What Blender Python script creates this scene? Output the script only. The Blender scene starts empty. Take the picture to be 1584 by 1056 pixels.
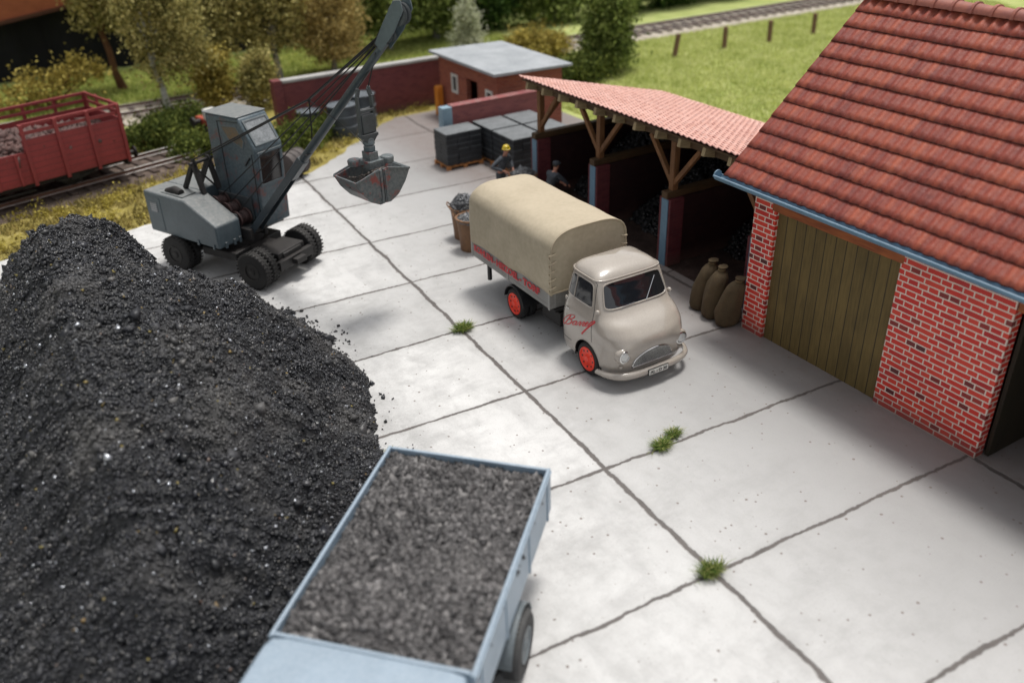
import bpy, bmesh, math, random
import numpy as np
from mathutils import Vector, Matrix, noise
from math import sin, cos, pi, radians, sqrt, atan2
random.seed(7)
rng = np.random.default_rng(11)
SC = bpy.context.scene
COL = SC.collection

# ------------------------------------------------------------------ materials
def _mat(name):
    m = bpy.data.materials.new(name); m.use_nodes = True
    nt = m.node_tree
    return m, nt, nt.nodes['Principled BSDF']

def N(nt, typ, **kw):
    n = nt.nodes.new(typ)
    for k, v in kw.items():
        if k.startswith('i_'):
            key = k[2:]
            key = int(key) if key.isdigit() else key.replace('_', ' ')
            n.inputs[key].default_value = v
        else:
            setattr(n, k, v)
    return n

def L(nt, a, b): nt.links.new(a, b)

def c4(c): return (c[0], c[1], c[2], 1.0)

def ramp(nt, fac, stops):
    r = nt.nodes.new('ShaderNodeValToRGB')
    e = r.color_ramp.elements
    while len(e) > len(stops): e.remove(e[-1])
    while len(e) < len(stops): e.new(1.0)
    for i, (p, c) in enumerate(stops):
        e[i].position = p
        e[i].color = c4(c) if len(c) == 3 else c
    L(nt, fac, r.inputs['Fac'])
    return r

def mixc(nt, fac, a, b, mode='MIX'):
    m = nt.nodes.new('ShaderNodeMix'); m.data_type = 'RGBA'; m.blend_type = mode
    if isinstance(fac, (int, float)): m.inputs[0].default_value = fac
    else: L(nt, fac, m.inputs[0])
    for s, v in ((6, a), (7, b)):
        if isinstance(v, (tuple, list)): m.inputs[s].default_value = c4(v)
        else: L(nt, v, m.inputs[s])
    return m.outputs[2]

def math_(nt, op, a, b=None, c=None):
    m = nt.nodes.new('ShaderNodeMath'); m.operation = op
    for i, v in enumerate((a, b, c)):
        if v is None: continue
        if isinstance(v, (int, float)): m.inputs[i].default_value = v
        else: L(nt, v, m.inputs[i])
    return m.outputs[0]

def noise_(nt, vec, scale, detail=4, rough=.6):
    n = N(nt, 'ShaderNodeTexNoise'); n.inputs['Scale'].default_value = scale
    n.inputs['Detail'].default_value = detail; n.inputs['Roughness'].default_value = rough
    L(nt, vec, n.inputs['Vector']); return n.outputs['Fac']

def coords(nt):
    t = nt.nodes.new('ShaderNodeTexCoord'); return t.outputs['Object']

def bump(nt, b, h, strength=.3, dist=.02):
    n = N(nt, 'ShaderNodeBump'); n.inputs['Strength'].default_value = strength
    n.inputs['Distance'].default_value = dist
    L(nt, h, n.inputs['Height']); L(nt, n.outputs['Normal'], b.inputs['Normal'])

def weathered(name, col, col2=None, rough=.6, metal=0., s1=1.5, s2=14, amt=.5, bmp=.15, bd=.01, dust=None, dust_amt=.0, coat=0., spec=.5):
    m, nt, b = _mat(name)
    v = coords(nt)
    n1 = noise_(nt, v, s1, 5); n2 = noise_(nt, v, s2, 4)
    col2 = col2 or tuple(c * .6 for c in col)
    f = math_(nt, 'MULTIPLY_ADD', n1, .6, math_(nt, 'MULTIPLY', n2, .4))
    r = ramp(nt, f, [(.5 - .22 * amt - .02, col2), (.5 + .12, col)])
    out = r.outputs['Color']
    if dust:
        g = N(nt, 'ShaderNodeNewGeometry'); sx = N(nt, 'ShaderNodeSeparateXYZ'); L(nt, g.outputs['Normal'], sx.inputs[0])
        up = math_(nt, 'MULTIPLY', math_(nt, 'MAXIMUM', sx.outputs['Z'], 0.), n2)
        up = math_(nt, 'MULTIPLY', up, dust_amt * 1.8); 
        cl = N(nt, 'ShaderNodeClamp'); L(nt, up, cl.inputs[0])
        out = mixc(nt, cl.outputs[0], out, dust)
    L(nt, out, b.inputs['Base Color'])
    rr = N(nt, 'ShaderNodeMapRange'); L(nt, n2, rr.inputs['Value'])
    rr.inputs['To Min'].default_value = max(0, rough - .12); rr.inputs['To Max'].default_value = min(1, rough + .15)
    L(nt, rr.outputs[0], b.inputs['Roughness'])
    b.inputs['Metallic'].default_value = metal
    b.inputs['Specular IOR Level'].default_value = spec
    b.inputs['Coat Weight'].default_value = coat; b.inputs['Coat Roughness'].default_value = .12
    if bmp: bump(nt, b, n2, bmp, bd)
    return m

def leafmat(name, dark, mid, light, s=.8):
    m, nt, b = _mat(name)
    v = coords(nt)
    g = N(nt, 'ShaderNodeNewGeometry')
    n1 = noise_(nt, v, s, 3)
    f = math_(nt, 'ADD', math_(nt, 'MULTIPLY', g.outputs['Random Per Island'], .45), math_(nt, 'MULTIPLY', n1, .6))
    r = ramp(nt, f, [(.3, dark), (.52, mid), (.8, light)])
    L(nt, r.outputs['Color'], b.inputs['Base Color'])
    b.inputs['Roughness'].default_value = .85; b.inputs['Specular IOR Level'].default_value = .15
    tr = N(nt, 'ShaderNodeBsdfTranslucent'); L(nt, r.outputs['Color'], tr.inputs['Color'])
    mx = N(nt, 'ShaderNodeMixShader'); mx.inputs[0].default_value = .3
    L(nt, b.outputs[0], mx.inputs[1]); L(nt, tr.outputs[0], mx.inputs[2])
    L(nt, mx.outputs[0], nt.nodes['Material Output'].inputs['Surface'])
    return m

def wood(name, c1, c2, axis='Z', plank=0., s=3.0, rough=.7, groove=(.02, .015, .01), gw=.07):
    """streaky wood; plank>0 draws tongue and groove boards across `axis`"""
    m, nt, b = _mat(name)
    v = coords(nt)
    mp = N(nt, 'ShaderNodeMapping'); L(nt, v, mp.inputs[0])
    sc = {'X': (.25, 3, 3), 'Y': (3, .25, 3), 'Z': (3, 3, .25)}[axis]
    mp.inputs['Scale'].default_value = sc
    n1 = noise_(nt, mp.outputs[0], s * 2.5, 5); n2 = noise_(nt, v, 1.2, 3)
    f = math_(nt, 'ADD', math_(nt, 'MULTIPLY', n1, .6), math_(nt, 'MULTIPLY', n2, .4))
    r = ramp(nt, f, [(.38, c2), (.62, c1)])
    out = r.outputs['Color']; h = n1
    if plank:
        sx = N(nt, 'ShaderNodeSeparateXYZ'); L(nt, v, sx.inputs[0])
        # boards are counted along the two directions that are not the grain
        oth = {'Z': 'XY', 'Y': 'XZ', 'X': 'YZ'}[axis]
        u = math_(nt, 'ADD', sx.outputs[oth[0]], sx.outputs[oth[1]]) if axis == 'Z' else sx.outputs['Z']
        u = math_(nt, 'DIVIDE', u, plank)
        fr = math_(nt, 'FRACT', u)
        g = math_(nt, 'LESS_THAN', fr, gw)
        wn = N(nt, 'ShaderNodeTexWhiteNoise'); wn.noise_dimensions = '1D'; L(nt, math_(nt, 'FLOOR', u), wn.inputs['W'])
        val = math_(nt, 'MULTIPLY_ADD', wn.outputs['Value'], .18, .88)
        vm = N(nt, 'ShaderNodeVectorMath'); vm.operation = 'SCALE'; L(nt, out, vm.inputs[0]); L(nt, val, vm.inputs['Scale'])
        out = mixc(nt, g, vm.outputs[0], groove)
        h = math_(nt, 'SUBTRACT', math_(nt, 'MULTIPLY', n1, .3), g)
    L(nt, out, b.inputs['Base Color'])
    b.inputs['Roughness'].default_value = rough
    bump(nt, b, h, .5, .012)
    return m

def brickmat(name, period, split, rowh, mortar_w, reds, darkb, mortar, dark_p=.07, rough=.6, bmp=.6, dist=.012, english=False):
    m, nt, b = _mat(name)
    v = coords(nt)
    nz = N(nt, 'ShaderNodeTexNoise'); nz.inputs['Scale'].default_value = 3.; L(nt, v, nz.inputs['Vector'])
    vv = N(nt, 'ShaderNodeVectorMath'); vv.operation = 'MULTIPLY_ADD'; L(nt, nz.outputs['Color'], vv.inputs[0])
    vv.inputs[1].default_value = (.02, .02, .02); L(nt, v, vv.inputs[2])
    sx = N(nt, 'ShaderNodeSeparateXYZ'); L(nt, vv.outputs[0], sx.inputs[0])
    z = math_(nt, 'DIVIDE', sx.outputs['Z'], rowh)
    row = math_(nt, 'FLOOR', z); fz = math_(nt, 'FRACT', z)
    par = math_(nt, 'MODULO', math_(nt, 'ADD', row, 1000.), 2.)
    u = math_(nt, 'DIVIDE', math_(nt, 'ADD', sx.outputs['X'], sx.outputs['Y']), period)
    u = math_(nt, 'ADD', math_(nt, 'ADD', u, 200.), math_(nt, 'MULTIPLY', par, .5 if not english else .25))
    if english: u = math_(nt, 'MULTIPLY', u, math_(nt, 'ADD', par, 1.))
    cu = math_(nt, 'FLOOR', u); fu = math_(nt, 'FRACT', u)
    mw = mortar_w / period
    short = par if english else math_(nt, 'GREATER_THAN', fu, split)
    a1 = math_(nt, 'LESS_THAN', fu, math_(nt, 'MULTIPLY', math_(nt, 'ADD', par, 1.), mw) if english else mw)
    a2 = a1 if english else math_(nt, 'MULTIPLY', short, math_(nt, 'LESS_THAN', fu, split + mw))
    a3 = math_(nt, 'LESS_THAN', fz, mortar_w / rowh)
    mort = math_(nt, 'MAXIMUM', math_(nt, 'MAXIMUM', a1, a2), a3)
    cb = N(nt, 'ShaderNodeCombineXYZ'); L(nt, cu, cb.inputs[0]); L(nt, row, cb.inputs[1]); L(nt, short, cb.inputs[2])
    wn = N(nt, 'ShaderNodeTexWhiteNoise'); wn.noise_dimensions = '3D'; L(nt, cb.outputs[0], wn.inputs['Vector'])
    base = ramp(nt, wn.outputs['Value'], [(0., reds[0]), (.3, reds[1]), (.85, reds[2]), (1., reds[1])])
    wn2 = N(nt, 'ShaderNodeSeparateColor'); L(nt, wn.outputs['Color'], wn2.inputs[0])
    isd = math_(nt, 'MULTIPLY', math_(nt, 'LESS_THAN', wn2.outputs[1], dark_p * 2.6), short)
    isd = math_(nt, 'MULTIPLY', isd, math_(nt, 'MULTIPLY_ADD', wn2.outputs[2], .5, .5))
    col = mixc(nt, isd, base.outputs['Color'], darkb)
    n2 = noise_(nt, v, 30, 4)
    col = mixc(nt, math_(nt, 'MULTIPLY', n2, .35), col, tuple(x * .5 for x in reds[0]))
    nl = noise_(nt, v, .9, 3)
    col = mixc(nt, mort, col, mortar)
    col = mixc(nt, math_(nt, 'MULTIPLY', nl, .25), col, tuple(x * .4 for x in reds[0]))
    # splashed dirt at the foot of the wall, soot in patches
    so = N(nt, 'ShaderNodeSeparateXYZ'); L(nt, v, so.inputs[0])
    ft = N(nt, 'ShaderNodeMapRange'); L(nt, math_(nt, 'ADD', so.outputs['Z'], math_(nt, 'MULTIPLY', noise_(nt, v, 4., 5, .7), -.35)), ft.inputs['Value'])
    ft.inputs['From Min'].default_value = -.15; ft.inputs['From Max'].default_value = .22; ft.inputs['To Min'].default_value = .6; ft.inputs['To Max'].default_value = 0
    col = mixc(nt, ft.outputs[0], col, (.14, .085, .07))
    so2 = N(nt, 'ShaderNodeMapRange'); L(nt, noise_(nt, v, 1.6, 6, .7), so2.inputs['Value']); so2.inputs['From Min'].default_value = .52; so2.inputs['From Max'].default_value = .7; so2.inputs['To Max'].default_value = .22
    col = mixc(nt, so2.outputs[0], col, (.10, .05, .045))
    L(nt, col, b.inputs['Base Color'])
    b.inputs['Roughness'].default_value = rough
    h = math_(nt, 'SUBTRACT', math_(nt, 'MULTIPLY', n2, .3), mort)
    bump(nt, b, h, bmp, dist)
    return m

# ------------------------------------------------------------------ mesh builder
class MB:
    def __init__(s): s.v = []; s.f = []
    def add(s, vs, fs):
        o = len(s.v); s.v += [tuple(p) for p in vs]; s.f += [tuple(i + o for i in f) for f in fs]; return s
    def box(s, x0, x1, y0, y1, z0, z1, M=None):
        vs = [Vector((x, y, z)) for x in (x0, x1) for y in (y0, y1) for z in (z0, z1)]
        if M is not None: vs = [M @ p for p in vs]
        return s.add(vs, [(0, 1, 3, 2), (4, 6, 7, 5), (0, 4, 5, 1), (2, 3, 7, 6), (0, 2, 6, 4), (1, 5, 7, 3)])
    def bar(s, p, q, w, h=None, up=(0, 0, 1)):
        """square bar from p to q"""
        h = h or w; p = Vector(p); q = Vector(q); d = (q - p).normalized(); u = Vector(up)
        if abs(d.dot(u)) > .98: u = Vector((0, 1, 0))
        x = d.cross(u).normalized(); u = x.cross(d)
        vs = [c + x * a * w / 2 + u * b * h / 2 for c in (p, q) for a, b in ((-1, -1), (1, -1), (1, 1), (-1, 1))]
        return s.add(vs, [(3, 2, 1, 0), (4, 5, 6, 7), (0, 1, 5, 4), (1, 2, 6, 5), (2, 3, 7, 6), (3, 0, 4, 7)])
    def tube(s, pts, r, n=10, cap=True):
        pts = [Vector(p) for p in pts]; m = len(pts)
        rs = r if isinstance(r, (list, tuple)) else [r] * m
        vs = []; prev = None
        for i, p in enumerate(pts):
            d = (pts[min(i + 1, m - 1)] - pts[max(i - 1, 0)]).normalized()
            if prev is None:
                u = Vector((0, 0, 1)) if abs(d.z) < .9 else Vector((0, 1, 0))
            else: u = prev
            x = d.cross(u).normalized(); u = x.cross(d).normalized(); prev = u
            for k in range(n):
                a = 2 * pi * k / n; vs.append(p + (x * cos(a) + u * sin(a)) * rs[i])
        fs = [(i * n + k, i * n + (k + 1) % n, (i + 1) * n + (k + 1) % n, (i + 1) * n + k) for i in range(m - 1) for k in range(n)]
        if cap:
            fs.append(tuple(range(n))[::-1]); fs.append(tuple((m - 1) * n + k for k in range(n)))
        return s.add(vs, fs)
    def cyl(s, p, q, r, n=20): return s.tube([p, q], r, n)
    def lathe(s, prof, axis='Z', c=(0, 0, 0), n=28):
        """prof: (radius, height) list"""
        vs = []; c = Vector(c)
        for r, h in prof:
            for k in range(n):
                a = 2 * pi * k / n; x, y = r * cos(a), r * sin(a)
                p = {'Z': (x, y, h), 'X': (h, x, y), 'Y': (x, h, y)}[axis]
                vs.append(c + Vector(p))
        m = len(prof)
        fs = [(i * n + k, i * n + (k + 1) % n, (i + 1) * n + (k + 1) % n, (i + 1) * n + k) for i in range(m - 1) for k in range(n)]
        fs.append(tuple(range(n))[::-1]); fs.append(tuple((m - 1) * n + k for k in range(n)))
        return s.add(vs, fs)
    def prism(s, poly, a, b, axis='X'):
        """extrude a 2D polygon between a and b along axis; poly coordinates are the other two in order"""
        def P(u, v, t): return {'X': (t, u, v), 'Y': (u, t, v), 'Z': (u, v, t)}[axis]
        n = len(poly)
        vs = [P(u, v, a) for u, v in poly] + [P(u, v, b) for u, v in poly]
        fs = [tuple(range(n))[::-1], tuple(range(n, 2 * n))] + [(i, (i + 1) % n, n + (i + 1) % n, n + i) for i in range(n)]
        return s.add(vs, fs)
    def ball(s, c, r, n=8, sx=(1, 1, 1)):
        c = Vector(c); vs = []; fs = []; m = n // 2 + 1
        for i in range(m + 1):
            th = pi * i / m
            for k in range(n):
                a = 2 * pi * k / n
                vs.append(c + Vector((r * sx[0] * sin(th) * cos(a), r * sx[1] * sin(th) * sin(a), r * sx[2] * cos(th))))
        for i in range(m):
            for k in range(n):
                fs.append((i * n + k, (i + 1) * n + k, (i + 1) * n + (k + 1) % n, i * n + (k + 1) % n))
        return s.add(vs, fs)
    def build(s, name, mat, parent=None, smooth=False, bevel=0., sub=0, ang=35, seg=2):
        me = bpy.data.meshes.new(name)
        me.from_pydata(s.v, [], s.f); me.validate()
        bm = bmesh.new(); bm.from_mesh(me)
        bmesh.ops.remove_doubles(bm, verts=bm.verts, dist=1e-5)
        bmesh.ops.recalc_face_normals(bm, faces=bm.faces)
        bm.to_mesh(me); bm.free()
        o = bpy.data.objects.new(name, me); COL.objects.link(o)
        if mat: me.materials.append(mat)
        if parent is not None: o.parent = parent
        if bevel:
            md = o.modifiers.new('bevel', 'BEVEL'); md.width = bevel; md.segments = seg; md.limit_method = 'ANGLE'; md.angle_limit = radians(30)
            md.harden_normals = False
        if sub:
            md = o.modifiers.new('sub', 'SUBSURF'); md.levels = sub; md.render_levels = sub
        if smooth or bevel:
            me.polygons.foreach_set('use_smooth', [True] * len(me.polygons))
            try: me.set_sharp_from_angle(angle=radians(ang))
            except Exception: pass
        return o

def bigmesh(name, V, F, mat, parent=None, smooth=False):
    """fast mesh from numpy arrays; F has constant face size"""
    V = np.asarray(V, dtype=np.float32); F = np.asarray(F, dtype=np.int32)
    me = bpy.data.meshes.new(name); k = F.shape[1]
    me.vertices.add(len(V)); me.vertices.foreach_set('co', V.ravel())
    me.loops.add(F.size); me.loops.foreach_set('vertex_index', F.ravel())
    me.polygons.add(len(F)); me.polygons.foreach_set('loop_start', np.arange(0, F.size, k, dtype=np.int32))
    me.polygons.foreach_set('loop_total', np.full(len(F), k, dtype=np.int32))
    if smooth: me.polygons.foreach_set('use_smooth', np.ones(len(F), dtype=bool))
    me.update(calc_edges=True); me.validate()
    me.materials.append(mat)
    o = bpy.data.objects.new(name, me); COL.objects.link(o)
    if parent is not None: o.parent = parent
    return o

def tag(o, label=None, cat=None, group=None, kind=None):
    if label: o['label'] = label
    if cat: o['category'] = cat
    if group: o['group'] = group
    if kind: o['kind'] = kind
    return o

def thing(name, label, cat, loc=(0, 0, 0), rz=0., group=None):
    o = bpy.data.objects.new(name, None); COL.objects.link(o)
    o.location = loc; o.rotation_euler = (0, 0, rz); o.empty_display_size = .3
    return tag(o, label, cat, group)

def kids(o): return [c for c in bpy.data.objects if c.parent == o]

def dup(root, loc, rz=None, label=None, group=None):
    r = root.copy(); COL.objects.link(r); r.location = loc
    if rz is not None: r.rotation_euler = (0, 0, rz)
    if label: r['label'] = label
    if group: r['group'] = group
    for ch in kids(root):
        c = ch.copy(); COL.objects.link(c); c.parent = r
        for g in kids(ch):
            d = g.copy(); COL.objects.link(d); d.parent = c
    return r

def apply_mods(o):
    dg = bpy.context.evaluated_depsgraph_get()
    me = bpy.data.meshes.new_from_object(o.evaluated_get(dg))
    o.modifiers.clear(); o.data = me

def cut(o, cutters):
    for c in cutters:
        md = o.modifiers.new('cut', 'BOOLEAN'); md.operation = 'DIFFERENCE'; md.object = c; md.solver = 'EXACT'
    bpy.context.view_layer.update()
    apply_mods(o)
    for c in cutters: bpy.data.objects.remove(c)

def textmesh(name, s, size, mat, parent, M, extrude=.004, shear=0., bold=.0, fit=None):
    cu = bpy.data.curves.new(name, 'FONT'); cu.body = s; cu.size = size; cu.extrude = extrude; cu.shear = shear; cu.offset = bold
    cu.align_x = 'CENTER'; cu.align_y = 'CENTER'; cu.resolution_u = 3
    t = bpy.data.objects.new(name, cu); COL.objects.link(t)
    bpy.context.view_layer.update()
    me = bpy.data.meshes.new_from_object(t.evaluated_get(bpy.context.evaluated_depsgraph_get()))
    bpy.data.objects.remove(t)
    if fit:
        xs = [v.co.x for v in me.vertices]; w = max(xs) - min(xs); k = fit / w
        me.transform(Matrix.Diagonal((k, 1, 1, 1)))
    me.transform(M)
    me.materials.clear(); me.materials.append(mat)
    o = bpy.data.objects.new(name, me); COL.objects.link(o); o.parent = parent
    return o

# lumps: many small faceted stones
OCT = np.array([[1, 0, 0], [-1, 0, 0], [0, 1, 0], [0, -1, 0], [0, 0, 1], [0, 0, -1]], float)
OF = np.array([[0, 2, 4], [2, 1, 4], [1, 3, 4], [3, 0, 4], [2, 0, 5], [1, 2, 5], [3, 1, 5], [0, 3, 5]])
def rots(n):
    q = rng.normal(size=(n, 4)); q /= np.linalg.norm(q, axis=1)[:, None]
    w, x, y, z = q.T
    return np.array([[1 - 2 * (y * y + z * z), 2 * (x * y - z * w), 2 * (x * z + y * w)],
                     [2 * (x * y + z * w), 1 - 2 * (x * x + z * z), 2 * (y * z - x * w)],
                     [2 * (x * z - y * w), 2 * (y * z + x * w), 1 - 2 * (x * x + y * y)]]).transpose(2, 0, 1)
def lumps(P, size, aniso=(1, .8, .6), jit=.35):
    n = len(P); size = np.broadcast_to(size, (n,))
    V = OCT[None] * np.array(aniso)[None, None] * (1 + rng.uniform(-jit, jit, (n, 6, 1)))
    V = V + rng.uniform(-jit, jit, (n, 6, 3)) * .5
    V = np.einsum('nij,nkj->nki', rots(n), V) * size[:, None, None] + P[:, None, :]
    F = OF[None] + (np.arange(n) * 6)[:, None, None]
    return V.reshape(-1, 3), F.reshape(-1, 3)

def smoothnoise(x, y, seed=0, octs=((.35, 1.), (.9, .5), (2.1, .25))):
    r = np.random.default_rng(seed); o = np.zeros_like(x)
    for fr, am in octs:
        for k in range(5):
            a = r.uniform(0, 2 * pi); ph = r.uniform(0, 2 * pi); f = fr * r.uniform(.7, 1.4) * 2 * pi
            o += am * np.sin((x * cos(a) + y * sin(a)) * f + ph) / 5 * 1.6
    return o

def leaves(blobs, n, size, hole=.35, seed=1, flat=.0):
    """blobs: (x,y,z,rx,ry,rz); returns quads spread through their volume, clustered and with gaps"""
    r = np.random.default_rng(seed)
    w = np.array([b[3] * b[4] * b[5] for b in blobs]) ** .75; w /= w.sum()
    idx = r.choice(len(blobs), size=n, p=w); B = np.array(blobs)[idx]
    d = r.normal(size=(n, 3)); d /= np.linalg.norm(d, axis=1)[:, None]
    rad = r.uniform(.25, 1.0, n) ** .45 * (1 + .22 * np.sin(d[:, 0] * 7 + idx) * np.cos(d[:, 1] * 9 + idx * 2) + r.normal(0, .06, n))
    P = B[:, :3] + d * B[:, 3:6] * rad[:, None]
    # clumps: pull toward random clump centres
    nc = max(8, n // 60); cc = P[r.integers(0, n, nc)]
    ci = r.integers(0, nc, n); pull = r.uniform(0, 1, n) < .55
    near = cc[ci] + r.normal(0, 1, (n, 3)) * size * 2.2
    P = np.where(pull[:, None], near, P)
    hn = np.sin(P[:, 0] * 3.1 + seed) * np.sin(P[:, 1] * 2.7 + 1.3 * seed) * np.sin(P[:, 2] * 3.7)
    P = P[(hn > -hole) | (r.uniform(0, 1, n) < .3)]
    P = P[P[:, 2] > .02]
    n = len(P)
    s = size * r.uniform(.5, 1.35, n)
    Q = np.array([[-1, -.6, 0], [1, -.6, 0.15], [1, .6, 0], [-1, .6, .15]]) * .5
    V = np.einsum('nij,kj->nki', rots(n), Q) * s[:, None, None] + P[:, None, :]
    F = np.arange(n * 4).reshape(n, 4)
    return V.reshape(-1, 3), F

def blades(P, h, w, seed=3, lean=.35):
    r = np.random.default_rng(seed); n = len(P)
    a = r.uniform(0, 2 * pi, n); hh = h * r.uniform(.5, 1.3, n); ww = w * r.uniform(.6, 1.3, n)
    dx = np.stack([np.cos(a), np.sin(a), np.zeros(n)], 1)
    tip = np.stack([r.normal(0, lean, n), r.normal(0, lean, n), np.ones(n)], 1) * hh[:, None]
    V = np.stack([P - dx * ww[:, None], P + dx * ww[:, None], P + tip], 1)
    return V.reshape(-1, 3), np.arange(n * 3).reshape(n, 3)

def inpoly(x, y, poly):
    ins = np.zeros(x.shape, bool); n = len(poly)
    for i in range(n):
        x1, y1 = poly[i]; x2, y2 = poly[(i + 1) % n]
        c = ((y1 > y) != (y2 > y)) & (x < (x2 - x1) * (y - y1) / (y2 - y1 + 1e-12) + x1)
        ins ^= c
    return ins
def polydist(x, y, poly):
    d = np.full(x.shape, 1e9); n = len(poly)
    for i in range(n):
        x1, y1 = poly[i]; x2, y2 = poly[(i + 1) % n]
        ex, ey = x2 - x1, y2 - y1
        t = np.clip(((x - x1) * ex + (y - y1) * ey) / (ex * ex + ey * ey), 0, 1)
        d = np.minimum(d, np.hypot(x - x1 - t * ex, y - y1 - t * ey))
    return d
# ------------------------------------------------------------------ camera
cam = bpy.data.cameras.new('camera'); camo = bpy.data.objects.new('camera', cam); COL.objects.link(camo)
RT = Vector((0.855679, -0.516742, -0.028126)); UP = Vector((0.27797, 0.413091, 0.86723)); FW = Vector((0.436516, 0.749889, -0.497112))
CP = Vector((-14.8284, -7.5411, 11.0))
M = Matrix(((RT.x, UP.x, -FW.x, CP.x), (RT.y, UP.y, -FW.y, CP.y), (RT.z, UP.z, -FW.z, CP.z), (0, 0, 0, 1)))
camo.matrix_world = M
cam.sensor_width = 36; cam.lens = 31.3263; cam.clip_start = .05; cam.clip_end = 2000
cam.dof.use_dof = True; cam.dof.focus_distance = 20.5; cam.dof.aperture_fstop = .21
cam.dof.aperture_blades = 7
SC.camera = camo

# ------------------------------------------------------------------ light
SUN_EL, SUN_AZ = radians(76), radians(66)       # azimuth from +Y towards +X
w = bpy.data.worlds.new('World'); SC.world = w; w.use_nodes = True
nt = w.node_tree; bg = nt.nodes['Background']
sky = N(nt, 'ShaderNodeTexSky', sky_type='NISHITA', sun_disc=False, sun_elevation=SUN_EL, sun_rotation=SUN_AZ)
sky.air_density = .8; sky.dust_density = 3.
hs = N(nt, 'ShaderNodeHueSaturation'); hs.inputs['Saturation'].default_value = .12
L(nt, sky.outputs[0], hs.inputs['Color']); L(nt, hs.outputs[0], bg.inputs['Color']); bg.inputs['Strength'].default_value = .16
sd = bpy.data.lights.new('sun', 'SUN'); sd.energy = 2.5; sd.angle = radians(13); sd.color = (1., .965, .91)
so = bpy.data.objects.new('sun', sd); COL.objects.link(so)
sdir = Vector((sin(SUN_AZ) * cos(SUN_EL), cos(SUN_AZ) * cos(SUN_EL), sin(SUN_EL)))
so.rotation_euler = sdir.to_track_quat('Z', 'Y').to_euler(); so.location = sdir * 60
SC.view_settings.view_transform = 'Standard'; SC.view_settings.look = 'None'; SC.view_settings.exposure = 0
SC.render.engine = 'CYCLES'
SC.cycles.use_denoising = True
SC.cycles.max_bounces = 6; SC.cycles.transparent_max_bounces = 6

# ------------------------------------------------------------------ shared materials
COAL = None
def coalmat(name, dark, light, dust, rough=.38, dusta=.35, s=.6, spec=.6, sparkle=False):
    m, nt, b = _mat(name)
    v = coords(nt); g = N(nt, 'ShaderNodeNewGeometry'); ri = g.outputs['Random Per Island']
    n1 = noise_(nt, v, s, 5); n2 = noise_(nt, v, 18, 4)
    r = ramp(nt, ri, [(.0, dark), (.75, light), (.93, tuple(c * 1.6 for c in light)), (.99, dust)])
    dd = N(nt, 'ShaderNodeMapRange'); dd.inputs['From Min'].default_value = .50; dd.inputs['From Max'].default_value = .68
    dd.inputs['To Max'].default_value = dusta; L(nt, n1, dd.inputs['Value'])
    col = mixc(nt, dd.outputs[0], r.outputs['Color'], dust)
    if sparkle:
        r2 = math_(nt, 'FRACT', math_(nt, 'MULTIPLY', ri, 911.))
        cr = ramp(nt, r2, [(0., (.20, .12, .04)), (.4, (.24, .20, .06)), (.7, (.16, .10, .08)), (1., (.2, .19, .17))])
        col = mixc(nt, math_(nt, 'LESS_THAN', math_(nt, 'FRACT', math_(nt, 'MULTIPLY', ri, 61.)), .006), col, cr.outputs['Color'])
        L(nt, math_(nt, 'MULTIPLY', math_(nt, 'GREATER_THAN', math_(nt, 'FRACT', math_(nt, 'MULTIPLY', ri, 131.)), .994), .85), b.inputs['Metallic'])
        col = mixc(nt, math_(nt, 'GREATER_THAN', math_(nt, 'FRACT', math_(nt, 'MULTIPLY', ri, 131.)), .994), col, (.5, .52, .56))
    L(nt, col, b.inputs['Base Color'])
    rr = math_(nt, 'ADD', math_(nt, 'MULTIPLY', math_(nt, 'FRACT', math_(nt, 'MULTIPLY', ri, 37.)), .5), rough - .2)
    rr = math_(nt, 'ADD', rr, math_(nt, 'MULTIPLY', dd.outputs[0], .4))
    L(nt, rr, b.inputs['Roughness']); b.inputs['Specular IOR Level'].default_value = spec
    bump(nt, b, n2, .5, .02)
    return m
COAL = coalmat('coal', (.006, .007, .009), (.020, .021, .026), (.13, .125, .12), rough=.36, dusta=.45, sparkle=True)
COALLOAD = coalmat('lorry_coal', (.022, .021, .022), (.105, .10, .10), (.22, .21, .205), rough=.5, dusta=.3, s=.5, spec=.4)
DARKCOAL = coalmat('shaded_bay_coal', (.003, .003, .004), (.009, .009, .011), (.016, .016, .016), rough=.3, dusta=.1)  # coal colour lowered to carry the shade inside the bays

RUBBER = weathered('rubber', (.022, .021, .021), (.012, .012, .012), rough=.75, bmp=.3, dust=(.12, .11, .10), dust_amt=.25)
BLACKSTEEL = weathered('black_steel', (.020, .019, .019), (.009, .008, .008), rough=.6, dust=(.06, .05, .045), dust_amt=.3)
BLUEPAINT = weathered('blue_grey_paint', (.15, .27, .38), (.10, .19, .28), rough=.5, amt=.6, dust=(.35, .36, .37), dust_amt=.3)

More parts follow.
